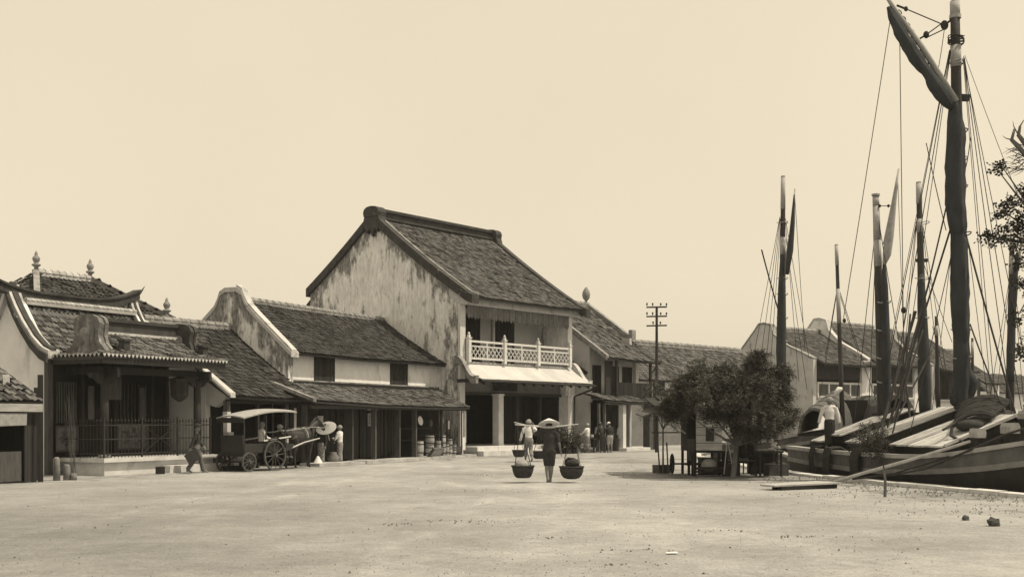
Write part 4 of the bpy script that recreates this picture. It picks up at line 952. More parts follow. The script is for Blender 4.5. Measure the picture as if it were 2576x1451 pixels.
# coaming and plank roof
rnd = random.Random(5)
def ey(s): return -(interp(wt, s)-.32)
obj('coaming', MB().add([(1.4, ey(1.4), .4), (9.6, ey(9.6), .4), (9.6, ey(9.6), .93), (1.4, ey(1.4), .93), (1.4, ey(1.4)+.06, .4), (9.6, ey(9.6)+.06, .4), (9.6, ey(9.6)+.06, .93), (1.4, ey(1.4)+.06, .93)], [(0, 1, 2, 3), (7, 6, 5, 4), (0, 4, 5, 1), (3, 2, 6, 7), (1, 5, 6, 2), (0, 3, 7, 4)]), 'wood', boat)
obj('bulkhead', MB().prism([(ey(9.5)+.02, .4), (ey(9.5)+.02, .92), (0, 1.62), (1.84, .92), (1.84, .4)], 'x', 9.36, 9.44), 'wood', boat)
obj('far_coaming', bx(1.4, 9.4, 1.8, 1.86, .4, .93), 'wood', boat)
for s0, s1, up in ((1.5, 3.05, .0), (3.2, 4.15, .20), (4.55, 5.45, .02), (5.65, 6.95, .22), (7.15, 9.6, .0)):
    pan = obj('roof_panel', MB().prism([(ey((s0+s1)/2)+.1, .93+up), (0, 1.66+up), (0, 1.60+up-.12), (ey((s0+s1)/2)+.1, .86+up-.12)], 'x', s0+.03, s1-.03), 'wood', boat)
    n = max(3, round((s1-s0)/.24)); pw_ = (s1-s0)/n
    for i in range(n):
        a, b = s0+i*pw_+.006, s0+(i+1)*pw_-.006; dz = up+rnd.uniform(0, .012); e = rnd.uniform(-.05, .03)
        ya, yb = ey(a)-.02+e, ey(b)-.02+e
        pl = MB().hexa([(a, ya, .925+dz), (b, yb, .925+dz), (b, .04, 1.68+dz), (a, .04, 1.68+dz), (a, ya, .965+dz), (b, yb, .965+dz), (b, .04, 1.72+dz), (a, .04, 1.72+dz)])
        obj('plank', pl, 'deckplank', pan)
obj('far_roof_panel', MB().prism([(1.95, .93), (0.05, 1.72), (.05, 1.66), (1.95, .86)], 'x', 1.5, 9.55), 'deckplank', boat)
obj('edge_batten', MB().bar((9.66, ey(9.6)-.02, .99), (9.66, .05, 1.73), .06, .07), 'deckplank', boat)
obj('ridge_pole', MB().bar((1.4, .05, 1.74), (5.4, .05, 1.76), .12, .1), 'wood', boat)
# bitts with white tops
def bitt(s, y, z, h, sc=1.):
    w = obj('mooring_bitt', MB().box(s-.22*sc, s+.22*sc, y-.12*sc, y+.12*sc, z-.1, z+h), 'wood', boat)
    for d in (-.125, .125):
        a_ = .115*sc; c_ = .03; zz0, zz1 = z+h+.002, z+h+.25*sc; pr = [(y-a_, zz0), (y-a_-.01, zz1-.08), (y-a_+c_, zz1), (y+a_-c_, zz1), (y+a_+.01, zz1-.08), (y+a_, zz0)]
        obj('bitt_head', MB().prism(pr, 'x', s+d*sc-.11*sc, s+d*sc+.11*sc), 'mast_white', w)
for (x, y, Y, h, sc) in ((2459, 1112, 27.0, .10, .85), (2541, 1108, 26.6, .16, .95), (2580, 1066, 28, .12, .8)):
    p = bat(x, y, Y); bitt(p.x, p.y, p.z, h, sc)
# rope fenders over the side
for s, wd in ((3.05, .30), (4.2, .40), (6.2, .46)):
    y0 = -interp(wt, s); z0 = interp(st, s); q = MB()
    for i in range(6):
        yy = s+(i-2.5)*wd/6
        q.tube([(yy, y0+.55, z0-.05), (yy, y0+.2, z0+.13), (yy, y0-.10, z0+.10), (yy+.01, y0-.17, z0-.15), (yy-.01, y0-.13, z0-.55), (yy, y0-.10, z0-.9)], wd/10, 6)
    obj('rope_fender', q, 'rope', boat)
# mast, furled sail, yard
MY = 31.3
mb_, mt_ = bat(2420, 1075, MY), bat(2402, 3, MY)
ms = mast(boat, mb_, mt_, .20, .115, ((.845, .895), (.965, .998)))
def sailpath(pts, name='furled_sail', m='sail'):
    P_, R_ = [], []
    for x, y, r, dY in pts: P_.append(bat(x-(6 if name == 'yard_sail' else 0), y+(4 if name == 'yard_sail' else 0), MY+dY)); r *= 1.32 if name == 'yard_sail' else 1.14; R_.append((r, r*.85))
    k = 18; q = MB().tube(P_, R_, k)
    for i in range(len(q.v)):
        v = V(q.v[i]); fold = (i % k); d = .022*noise.noise(v*4.1)+(.022 if fold % 3 == 0 else -.012)*(.6+noise.noise(v*1.3)); q.v[i] = (v.x+d, v.y+d, v.z)
    return obj(name, q, m, boat, smooth=True)
def dense(pts, k=4):
    out = []
    for a, b in zip(pts, pts[1:]):
        for i in range(k): out.append(tuple(lerp(p, q_, i/k) for p, q_ in zip(a, b)))
    out.append(pts[-1]); return out
fs_m = sailpath(dense([(2401, 240, .06, -.25), (2402, 275, .16, -.25), (2403, 330, .215, -.25), (2402, 420, .245, -.25), (2402, 510, .25, -.25), (2407, 560, .21, -.25), (2411, 588, .185, -.22), (2412, 610, .20, -.22), (2413, 700, .225, -.22), (2415, 780, .225, -.22), (2418, 830, .205, -.22), (2419, 858, .19, -.2), (2419, 890, .205, -.2), (2419, 945, .195, -.2), (2419, 1000, .175, -.2), (2419, 1030, .17, -.2)]))
flap = MB().tube([bat(2430, 925, MY-.2), bat(2448, 965, MY-.2), bat(2440, 990, MY-.2), bat(2428, 1010, MY-.2)], [.10, .17, .13, .06], 8); obj('sail_clew', flap, 'sail', fs_m, smooth=True)
obj('sail_bunt', MB().ell(bat(2402, 1005, MY-.2), (.10, .14, .18)), 'sail', fs_m, smooth=True)
yard = obj('yard', MB().tube([bat(2215, -32, MY-.3), bat(2243, 12, MY-.3), bat(2320, 120, MY-.3), bat(2405, 256, MY-.3)], [.04, .055, .075, .085], 10), 'mast_white', boat, smooth=True)
sailpath(dense([(2241, 14, .03, -.3), (2252, 40, .09, -.32), (2270, 75, .13, -.34), (2290, 112, .145, -.34), (2315, 150, .14, -.34), (2335, 175, .11, -.34), (2345, 190, .12, -.34), (2360, 213, .16, -.34), (2376, 235, .16, -.34), (2390, 256, .12, -.32), (2399, 270, .05, -.3)]), 'yard_sail')
for i in range(13):
    t = .10+i*.068; p = lerp(bat(2243, 12, MY-.3), bat(2400, 250, MY-.3), t)
    obj('yard_hoop', MB().tube([p+V((.0, .085*math.cos(a)*1.2, .085*math.sin(a)*1.2))+V((.02*math.sin(a), 0, 0)) for a in [j*math.pi/5 for j in range(11)]], .016, 4, False), 'rope', yard)
obj('crosstree', MB().bar(bat(2395, 245, MY), bat(2438, 247, MY), .14, .16), 'wood', boat); obj('mast_collar', MB().tube([bat(2403, 47, MY), bat(2403, 38, MY)], .15, 12), 'mast_white', boat)
lashing(ms, bat(2405, 110, MY), .20, 5); lashing(ms, bat(2406, 160, MY), .18, 2, 'rope_pale')
for y in (330, 400, 470, 588, 830, 900, 1000): lashing(fs_m, bat(2409 if y < 560 else 2418, y, MY-.12), .25, 1, 'rope_pale' if y in (400, 470, 830, 900) else 'rope')
b1, b2, b3 = bat(2376, 64, MY), bat(2330, 88, MY), bat(2279, 23, MY)
block(boat, b1, .13); block(boat, b2, .10); block(boat, b3, .07)
A0 = lambda x, y, Y=MY: bat(x, y, Y)
rope(boat, [A0(2400, 45), b1], .03); rope(boat, [b1, b3], .016); rope(boat, [b1+V((0, 0, .1)), b2], .016); rope(boat, [b1-V((0, 0, .1)), b2-V((0, 0, .08))], .016); rope(boat, [b2, A0(2312, 99)], .025); rope(boat, [b3, A0(2256, 14)], .03)
rig = [((2244, 20), (2122, 800), 33, .018), ((2263, 70), (2275, 1010), 31, .018), ((2376, 70), (2361, 170), 31, .016), ((2390, 125), (2225, 960), 33, .02), ((2391, 128), (2236, 1040), 32.5, .02), ((2392, 130), (2258, 1050), 32, .016), ((2388, 128), (2212, 1000), 34, .014),
       ((2392, 470), (2245, 1090), 30.6, .035), ((2396, 560), (2232, 1075), 30.4, .042), ((2400, 610), (2290, 1085), 30.4, .02),
       ((2432, 600), (2556, 1045), 29.5, .042), ((2440, 815), (2528, 1040), 29.6, .035), ((2424, 143), (2545, 1040), 29, .018), ((2426, 146), (2570, 1030), 28.6, .018), ((2424, 150), (2600, 1010), 28.2, .016), ((2427, 140), (2576, 530), 26, .012), ((2425, 150), (2505, 1020), 30, .016), ((2424, 160), (2490, 960), 30.5, .014), ((2437, 620), (2490, 1040), 30.5, .014),
       ((2398, 590), (2345, 1030), 31, .014), ((2330, 360), (2380, 580), 31, .02), ((2442, 345), (2430, 420), 31, .02), ((2346, 820), (2395, 1010), 31, .012)]
for a, b, Yb, r in rig: rope(boat, [A0(*a, MY-.15), A0(*b, Yb)], r*.62, .05)
# mizzen mast with its raised yard
m2 = mast(boat, bat(2222, 1085, 34.8), bat(2203, 492, 34.8), .155, .085, ((.70, .81), (.955, .995), (.81, .955)))
obj('mast_cap', MB().tube([bat(2203, 493, 34.8), bat(2203, 488, 34.8)], .12, 10), 'mast_white', m2)
def sail2(pts, parent, Y, m='sail', name='furled_sail', inv=None):
    f = inv or BL; P_ = [f(AT(x, y, Y)) for x, y, r in pts]
    return obj(name, MB().tube(P_, [r for _, _, r in pts], 10), m, parent, smooth=True)
sail2(dense([(2224, 660, .04), (2225, 720, .1), (2226, 800, .13), (2228, 900, .15), (2229, 1000, .14), (2230, 1060, .10)], 3), boat, 34.6)
yd2 = obj('yard', MB().tube([bat(2261, 425, 34.6), bat(2245, 520, 34.6), bat(2227, 615, 34.6)], [.03, .055, .075], 8), 'mast_white', boat, smooth=True)
sail2(dense([(2258, 445, .03), (2248, 520, .07), (2238, 590, .12), (2231, 640, .12), (2224, 665, .05)], 3), boat, 34.5, 'cloth_g', 'yard_sail')
rope(boat, [bat(2206, 540, 34.8), bat(2150, 1050, 36)], .012, .05); rope(boat, [bat(2206, 540, 34.8), bat(2185, 1040, 36)], .012, .05); rope(boat, [bat(2209, 545, 34.8), bat(2290, 1030, 33)], .012, .05); rope(boat, [bat(2258, 440, 34.6), bat(2275, 900, 34.6)], .009, .02); rope(boat, [bat(2207, 518, 34.8), bat(2246, 518, 34.6)], .012)
block(boat, bat(2213, 518, 34.7), .05); block(boat, bat(2235, 518, 34.7), .05); block(boat, bat(2273, 780, 32), .09)
for y in (760, 830, 900, 960): lashing(m2, bat(2224, y, 34.7), .19, 1, 'rope_pale')
obj('mast_step', bx(2.75, 3.45, -.35, .35, .5, 1.95), 'wood', boat)

def simple_boat(name, label, loc, phi, L, w, h, group='smaller boats moored beyond the cargo boat'):
    b = thing(name, label, 'boat', loc, phi, group)
    wt = [(0, w*.8), (L*.25, w), (L*.6, w*.95), (L*.85, w*.5), (L, .05)]; st = [(0, h+.1), (L*.3, h-.05), (L*.7, h+.1), (L, h+.6)]; bt = [(s, z-.35) for s, z in st]
    loft_hull(b, L, wt, st, bt, 14); inv = (Matrix.Translation(V(loc)) @ Matrix.Rotation(phi, 4, 'Z')).inverted()
    return b, (lambda p: inv @ V(p))
# thatched boat behind the stern
tb, f = simple_boat('thatched_boat', 'small boat with arched palm thatch hut and striped thin mast behind the cargo boat', (11.3, 47, 0), BPHI, 7.5, 1.15, .25)
def arch(p, x0, x1, w, z0, h, m, name):
    n = 12; pr = [(w*math.cos(math.pi*i/n), z0+h*math.sin(math.pi*i/n)) for i in range(n+1)]
    return obj(name, MB().prism(pr+[(y*.94, z0+(z-z0)*.94-.01) for y, z in reversed(pr)], 'x', x0, x1), m, p)
def arch2(p, a, b, m, name):
    """thatch vault between two half rings (x, y, half-width, foot height, rise)"""
    n = 12; vs = []; fs = []
    for x, y, w_, z_, h_ in (a, b):
        for k_ in (1, .88): vs += [(x, y+w_*k_*math.cos(math.pi*i/n), z_+h_*k_*math.sin(math.pi*i/n)) for i in range(n+1)]
    r_ = n+1
    for i in range(n): fs += [(i, i+1, 2*r_+i+1, 2*r_+i), (r_+i, 3*r_+i, 3*r_+i+1, r_+i+1), (i, r_+i, r_+i+1, i+1), (2*r_+i, 2*r_+i+1, 3*r_+i+1, 3*r_+i)]
    return obj(name, MB().add(vs, fs), m, p)
def ringpt(X, Y): q_ = f(V((X, Y, 0))); return q_.x, q_.y
na, nb_ = ringpt((2048-1288)/3000*39.5, 39.5), ringpt((2108-1288)/3000*43.5, 43.5)
for i in range(8):
    t0, t1 = i/8, (i+1.15)/8; g0 = [lerp(p, q_, t0) for p, q_ in zip((*na, .56, 1.15, .85), (*nb_, .85, 1.3, 1.35))]; g1 = [lerp(p, q_, t1) for p, q_ in zip((*na, .56, 1.15, .85), (*nb_, .85, 1.3, 1.35))]
    g0[4] += .03*(i % 2); g1[4] += .03*(i % 2); arch2(tb, g0, g1, 'thatch', 'thatch_mat')
obj('hut_floor', MB().bar((na[0], na[1], 1.1), (nb_[0], nb_[1], 1.2), 1.1, .08), 'wood', tb)
rr = random.Random(2)
obj('hut_end', bx(4.5, 4.55, nb_[1]-.7, nb_[1]+.7, 1.2, 2.3), 'interior', tb)
m3 = mast(tb, f(AT(2120, 1070, 41.3)), f(AT(2104, 615, 41.3)), .085, .055, ((.565, .755), (.885, .995)), name='mast')
for a, b in (((2106, 725), (2075, 900)), ((2108, 725), (2160, 890)), ((2106, 730), (2062, 1000)), ((2110, 725), (2205, 1010))): rope(tb, [f(AT(*a, 41.3)), f(AT(*b, 41.6))], .012, .03)
block(tb, f(AT(2124, 806, 41)), .08)
hut, f2 = simple_boat('thatched_boat', 'dark boat with ragged sloping thatch cover right of the striped mast', (12.75, 46.5, 0), BPHI, 6.5, .95, .3)
for i in range(6): arch2(hut, (1.6+i*.6, 0, .72, 1.2, 1.25+.04*(i % 2)), (2.3+i*.6, 0, .72, 1.2, 1.25+.04*(i % 2)), 'thatch', 'thatch_mat')
obj('hut_floor', bx(1.6, 5.6, -.7, .7, 1.1, 1.18), 'wood', hut); obj('hut_end', bx(2.4, 2.45, -.6, .6, 1.2, 2.2), 'interior', hut)
# boat of the white banded mast on the left
lb, f = simple_boat('sailing_boat', 'sailing boat with white banded dark mast hidden behind the feathery tree', (10.6, 56, 0), BPHI, 11, 1.7, .6)
m4 = mast(lb, f(AT(1967, 1060, 48)), f(AT(1970, 443, 48)), .17, .08, ((.665, .75), (.865, .995)))
sail2(dense([(1968, 640, .08), (1967, 720, .15), (1966, 800, .18), (1965, 880, .2), (1966, 960, .17)], 3), lb, 47.8, inv=f)
obj('yard', MB().tube([f(AT(2000, 475, 47.8)), f(AT(1990, 580, 47.8)), f(AT(1972, 690, 47.8))], [.03, .06, .08], 8), 'mast_white', lb, smooth=True)
sail2(dense([(1998, 490, .03), (1994, 560, .09), (1988, 630, .12), (1980, 690, .07)], 3), lb, 47.6, inv=f, name='yard_sail')
for a, b in (((1962, 545), (1895, 900)), ((1962, 548), (1905, 960)), ((1963, 550), (1920, 980)), ((1976, 550), (2035, 900)), ((1977, 600), (2030, 980)), ((1999, 490), (2025, 880)), ((1976, 560), (2010, 960)), ((1916, 628), (1958, 780)), ((1964, 560), (1935, 960))): rope(lb, [f(AT(*a, 47.9)), f(AT(*b, 49))], .012 if a[0] != 1916 else .03, .04)
for y in (560, 700, 740, 800, 860): lashing(m4, f(AT(1968, y, 47.9)), .22, 1, 'rope_pale')
# boat of the mast right of the mizzen
rb_, f = simple_boat('sailing_boat', 'sailing boat whose bulky dark mast stands between the mizzen and the main mast', (14.6, 50, 0), BPHI, 10.5, 1.8, .6)
m5 = mast(rb_, f(AT(2327, 1060, 43.5)), f(AT(2311, 458, 43.5)), .18, .09, ((.79, .845), (.91, .995)))
sail2(dense([(2316, 690, .1), (2319, 760, .16), (2322, 840, .19), (2324, 900, .22), (2326, 980, .24), (2327, 1040, .2)], 3), rb_, 43.3, inv=f)
for a, b in (((2309, 530), (2250, 1000)), ((2309, 532), (2262, 1020)), ((2316, 530), (2370, 1000)), ((2317, 535), (2392, 1010)), ((2316, 640), (2395, 860))): rope(rb_, [f(AT(*a, 43.5)), f(AT(*b, 44))], .012, .05)
obj('crosstree', MB().bar(f(AT(2305, 655, 43.5)), f(AT(2333, 655, 43.5)), .12, .12), 'wood', rb_)
for y in (560, 700, 800, 900): lashing(m5, f(AT(2320, y, 43.4)), .25, 1, 'rope_pale')
mast(rb_, f(AT(2361, 1040, 42)), f(AT(2355, 795, 42)), .08, .05, ((.80, .90),), name='punt_pole')
eb, f = simple_boat('sailing_boat', 'farther sailing boat with pale topped mast partly behind the leafy branches at the right edge', (19.6, 54, 0), BPHI, 10, 1.7, .6)
m6 = mast(eb, f(AT(2540, 1050, 47.5)), f(AT(2546, 600, 47.5)), .17, .09, ((.80, .90), (.93, .995)))
sail2(dense([(2557, 640, .05), (2553, 720, .12), (2546, 800, .14), (2543, 880, .17), (2541, 960, .15)], 3), eb, 47.3, inv=f)
obj('yard', MB().tube([f(AT(2578, 560, 47.3)), f(AT(2552, 720, 47.3))], [.04, .07], 8), 'mast_white', eb, smooth=True)
for a, b in (((2541, 690), (2490, 1000)), ((2548, 690), (2590, 1000)), ((2541, 695), (2505, 1010)), ((2549, 695), (2575, 1010))): rope(eb, [f(AT(*a, 47.5)), f(AT(*b, 48))], .012, .05)
mast(eb, f(AT(2447, 1040, 47)), f(AT(2446, 850, 47)), .075, .045, ((.75, .95),), name='punt_pole')
# loose spars stacked against the boat roof
spars = [((2303, 783), (2218, 1075), .055, 'thickest dark spar of the bundle leaning by the mizzen'), ((2290, 790), (2270, 1010), .035, 'steep thin spar leaning just left of the bundle'), ((2340, 700), (2232, 1090), .035, 'longest spar leaning from the deck towards the main mast'), ((2322, 830), (2240, 1080), .03, 'thin spar leaning under the longest spar'), ((2268, 870), (2290, 1060), .03, 'short spar crossing the bundle the other way'), ((2345, 880), (2252, 1060), .03, 'low thin spar leaning at the right of the bundle')]
for a, b, r, lab in spars: solo('leaning_spar', MB().tube([AT(*a, 34.2), AT(*b, 33.2)], [r*.8, r], 7), 'mast', lab, 'spar', group='spars leaning on the cargo boat')
# rope pile on the roof
rp = thing('rope_heap', 'big dark heap of coiled cable lying on the plank roof below the main mast', 'rope', BO, BPHI)
rr = random.Random(17)
hb = MB()
for i in range(9): hb.ell(lerp(bat(2440, 1080, 28.9), bat(2520, 1055, 30.2), i/8)+V((0, 0, .10)), (.42, .34, .16), 10, 6)
obj('coil', hb, 'rope', rp, smooth=True)
for i in range(22):
    t = i/21+rr.uniform(-.03, .03); p0, p1 = bat(2395+t*18, 1090-t*52, 29.0+t*1.9), bat(2500+t*45, 1062-t*34, 28.6+t*1.7)
    q = []
    for k in range(12):
        u = k/11; q.append(lerp(p0, p1, u)+V((0, 0, .12+.20*math.sin(math.pi*u)+.03*rr.random()+.05*t)))
    obj('coil', MB().tube(q, .035+.02*rr.random(), 6), 'rope', rp, smooth=True)
obj('rope_end', MB().tube([bat(2395, 1085, 28.7)+V((0, 0, .1)), bat(2392, 1095, 28.6), bat(2405, 1102, 28.4), bat(2430, 1116, 28)], .04, 6), 'rope', rp)
obj('rope_end', MB().tube([bat(2420, 1060, 29.4)+V((0, 0, .1)), bat(2392, 1076, 28.9)+V((0, 0, .06)), bat(2372, 1087, 28.7)+V((0, 0, .06))], .03, 6), 'rope', rp)
# gang poles from quay to the bow, plank on the ground
solo('mooring_pole', MB().tube([AT(2088, 1215, 30.4), AT(2170, 1190, 29.6), AT(2290, 1156, 28.3), AT(2440, 1110, 27)], [.05, .045, .04, .035], 7), 'bamboo', 'pale bamboo pole sloping from the quay up to the boat bow', 'pole')
solo('mooring_cable', MB().tube([AT(2145, 1204, 29.9), AT(2250, 1193, 28.9), AT(2330, 1178, 28), AT(2420, 1140, 27), AT(2530, 1092, 26.3), AT(2600, 1070, 26)], .028, 6), 'rope', 'dark mooring cable slack between the quay post and the boat bow', 'cable')
solo('mooring_cable', MB().tube([AT(2145, 1203, 29.9), AT(2250, 1190, 28.9), AT(2350, 1160, 27.9), AT(2450, 1125, 27), AT(2541, 1096, 26.6)], .02, 6), 'rope', 'thinner mooring cable ending at the boat bitt', 'cable')
st_ = thing('mooring_stake', 'bent thin stake in the ground by the quay with a drooping line', 'stake', (*G(2226, 1250), 0))
obj('stake', MB().tube([(0, 0, -.1), (.01, 0, .3), (-.02, .02, .62)], [.035, .03, .02], 6), 'bark', st_); obj('line', MB().tube([(-.02, .02, .62), (-.03, .0, .66), (.01, .01, .5)], .012, 5), 'rope', st_)
x0, y0 = G(1930, 1232); x1, y1 = G(2098, 1226)
pl = thing('timber_platform', 'long pale plank resting on dark timber flat on the ground near the quay', 'platform')
obj('plank', MB().bar((x0, y0, .10), (x1, y1, .12), .5, .035), 'wood_grey', pl); obj('timber', MB().bar((x0+.25, y0-.12, .04), (x1-.02, y1-.15, .05), .14, .09), 'wood', pl); obj('timber', MB().bar((x0+.2, y0+.25, .04), (x1-.1, y1+.2, .05), .1, .09), 'wood', pl)
solo('plank', MB().bar((*G(1925, 1223), .03), (*G(2065, 1216), .05), .22, .04), 'wood_grey', 'thin loose board beside the long pale plank on the ground', 'plank')
# ------------------------------------------------------------------ trees and plants
def leaf_cloud(blobs, per, ln, wd, seed, droop=.35, spray=9, spread=1.0):
    """leaf-sized faces set along short sprays through ellipsoid clumps"""
    rr = random.Random(seed); q = MB(); v, f = q.v, q.f
    for (c, r, k) in blobs:
        c = V(c); r = r if isinstance(r, tuple) else (r, r, r)
        for _ in range(int(per*k)):
            d = V((rr.gauss(0, 1), rr.gauss(0, 1), rr.gauss(0, 1)))
            if d.length < .01: continue
            d.normalize(); rad = rr.random()**.5*(.80+.62*noise.noise(c*1.3+d*2.3))
            p = c+V((d.x*r[0], d.y*r[1], d.z*r[2]))*rad
            out = (d+V((rr.gauss(0, .5), rr.gauss(0, .5), rr.gauss(0, .35)-droop))).normalized()
            side = out.cross(V((0, 0, 1))+V((rr.gauss(0, .4), rr.gauss(0, .4), 0))).normalized(); up = side.cross(out)
            for i in range(spray):
                s = 1 if i % 2 else -1; p2 = p+out*(ln*.45*i*spread)+V((0, 0, -droop*.02*i))
                a = (out*.55+side*s+up*rr.gauss(0, .35)).normalized()*ln*rr.uniform(.7, 1.2); b = (out-a.normalized()*.5+up*rr.gauss(0, .4)).normalized()*wd
                o = len(v); v += [tuple(p2), tuple(p2+a*.5+b*.5), tuple(p2+a), tuple(p2+a*.5-b*.5)]; f.append((o, o+1, o+2, o+3))
    return q
def limb_mesh(paths):
    q = MB()
    for pts, r0, r1 in paths: n = len(pts); q.tube(pts, [lerp(r0, r1, i/(n-1)) for i in range(n)], 8)
    return q
def tree(name, label, base, limbs, blobs, per, ln, wd, seed, m='leaf', cat='tree', group=None, **k):
    t = thing(name, label, cat, base, 0, group); b = V(base)
    obj('trunk', limb_mesh([([V(p)-b for p in pts], r0, r1) for pts, r0, r1 in limbs]), 'bark', t, smooth=True)
    me = leaf_cloud([(V(c)-b, r, kk) for c, r, kk in blobs], per, ln, wd, seed, **k)
    ms = bpy.data.meshes.new('crown'); ms.from_pydata(me.v, [], me.f); link('crown', ms, m, t); return t
TY = 33
gx_, gy_ = G(1843, 1203)
def TB(x, y, rpx, dY=0, k=1., fl=.8): r = rpx/3000*TY; return (AT(x, y, TY+dY), (r, r*1.15, r*fl), k)
blobs = [TB(1850, 965, 95, .2, 1.5), TB(1770, 980, 66, -.1, 1.1), TB(1920, 930, 55, .3, .8), TB(1955, 1020, 58, .2, 1.), TB(1880, 1020, 66, -.3, 1.1), TB(1795, 940, 46, .5, .8), TB(1725, 975, 50, .3, .8), TB(1690, 1010, 34, .2, .5), TB(1850, 1040, 52, -.2, .9), TB(1930, 1068, 38, -.2, .5), TB(1850, 985, 150, 0, .35), TB(1712, 1005, 42, .0, .5, .6), TB(1822, 1020, 40, -.2, .4), TB(1735, 1005, 26, -.2, .2), TB(1900, 1050, 52, -.2, .8), TB(1980, 1055, 30, .2, .4), TB(1905, 890, 26, .2, .35), TB(1800, 945, 50, .1, .6), TB(1960, 980, 45, .5, .6), TB(1735, 975, 40, .2, .4), TB(1890, 1020, 80, .6, .9)]
rc = random.Random(23); sub_ = []
for c, r, k in blobs:
    n_ = max(3, int(9*k))
    for _ in range(n_):
        d = V((rc.gauss(0, 1), rc.gauss(0, 1), rc.gauss(0, 1))).normalized()*(.35+.72*rc.random()); q_ = rc.uniform(.26, .46)
        sub_.append((c+V((d.x*r[0], d.y*r[1], d.z*r[2]*.95)), (r[0]*q_*1.25, r[1]*q_*1.1, r[2]*q_*.7), k*1.25/n_))
blobs = sub_
b0 = V((gx_, gy_, 0)); fork = AT(1853, 1120, TY)
limbs = [([b0-V((0, 0, .1)), AT(1848, 1165, TY), fork], .085, .065)]
for x, y, dY in ((1850, 950, .2), (1765, 1000, -.1), (1920, 920, .3), (1955, 1030, .3), (1720, 1035, 0), (1895, 1060, -.3), (1990, 1070, .2), (1800, 960, .4)):
    e_ = AT(x, y, TY+dY); limbs.append(([fork, lerp(fork, e_, .45)+V((0, 0, -.05)), e_], .034, .006))
tree('feathery_tree', 'low spreading tree with feathery dark foliage over the food stalls', tuple(b0), limbs, blobs, 470, .075, .028, 1, spray=11, spread=.75, droop=.45)
bl = [(AT(1690, 1015, 36), (.5, .5, .28), 1), (AT(1650, 985, 36), (.38, .4, .3), .8), (AT(1640, 1025, 36), (.3, .3, .2), .5), (AT(1700, 1040, 36), (.35, .3, .2), .5)]
sb = V((*G(1668, 1190), 0)); f2_ = AT(1668, 1080, 36)
tree('sapling', 'slim sapling with dark drooping sprays beside the telegraph pole', tuple(sb), [([sb, f2_], .03, .022)]+[([f2_, lerp(f2_, V(c), .5)+V((0, 0, .05)), V(c)], .018, .006) for c, r, k in bl], bl, 170, .075, .028, 2, spray=10)
pb = V((*G(2222, 1212), 0))
bl = [(AT(2185, 1085, 30.3), (.33, .3, .28), 1), (AT(2210, 1105, 30.3), (.28, .25, .22), .8), (AT(2165, 1110, 30.3), (.22, .2, .2), .5), (AT(2220, 1065, 30.3), (.2, .2, .2), .4), (AT(2205, 1135, 30.3), (.25, .2, .15), .5)]
tree('wispy_shrub', 'wispy twiggy shrub growing at the quay edge in front of the boat fenders', tuple(pb), [([pb, pb+V((-.05, 0, .3)), V(c)], .016, .005) for c, r, k in bl], bl, 150, .06, .022, 3, cat='shrub', spray=8)
bl = [((2.35, 56.2, .75), (.8, .5, .6), 1.3), ((1.9, 56.0, .5), (.45, .4, .45), .7), ((3.0, 56.6, .55), (.45, .4, .45), .8), ((2.6, 56.3, .3), (.9, .4, .3), 1)]
tree('dark_bush', 'dark leafy bush standing against the shop front of the big gabled house', (2.4, 56.3, 0), [([V((2.4, 56.3, 0)), V((2.4+dx, 56.3, .8))], .03, .01) for dx in (-.4, 0, .4)], bl, 260, .09, .05, 4, m='leaf_dark', cat='bush', spray=6)
rr = random.Random(31)
hedge = [('rounded', (43, 92), 3.4, 2.6), ('ragged', (39.5, 88), 2.9, 2.3), ('tall', (47.5, 95), 4.4, 2.7), ('low', (37, 92), 2.6, 2.0), ('wide', (52, 93), 3.6, 3.2), ('broad far', (58, 104), 5.4, 4)]
for nm, (x, y), h, r in hedge:
    bl = [((x+rr.uniform(-.5, .5)*r, y+rr.uniform(-.4, .4)*r, h*rr.uniform(.45, .8)), (r*.6, r*.6, h*.33), 1) for _ in range(5)]+[((x, y, h*.35), (r*.9, r*.8, h*.36), 1.2)]
    tree('garden_tree', nm+' dark garden tree beyond the canal at the right', (x, y, 0), [([V((x, y, -.1)), V((x, y, h*.7))], .16, .06)], bl, 45, .3, .17, int(x*10), m='leaf', group='garden trees beyond the canal', spray=5)
NY = 9.5
def NB(x, y, r, k=1.): q = r/3000*NY; return (AT(x, y, NY), (q, q*1.4, q*.75), k)
bl = [NB(2545, 520, 34, 1.2), NB(2520, 530, 20, .6), NB(2562, 565, 26, .9), NB(2530, 590, 30, 1.1), NB(2492, 600, 16, .5), NB(2565, 620, 26, .9), NB(2505, 422, 11, .35), NB(2520, 418, 9, .25), NB(2555, 655, 16, .5), NB(2572, 705, 14, .5), NB(2560, 795, 16, .5), NB(2572, 880, 18, .6), NB(2600, 560, 60, 2), NB(2620, 700, 60, 2), NB(2640, 450, 70, 2), NB(2575, 480, 18, .5), NB(2640, 850, 60, 2), NB(2480, 594, 8, .2)]
nb = V((5.2, 9.6, 0)); crot = AT(2660, 640, NY); lm = [([nb, V((5.15, 9.6, 1.2)), crot, AT(2650, 380, NY), AT(2600, 250, NY)], .16, .05)]
for c, r, k in bl: lm.append(([lerp(crot, V(c), .02), lerp(crot, V(c), .5)+V((0, 0, .03)), V(c)], .018, .003))
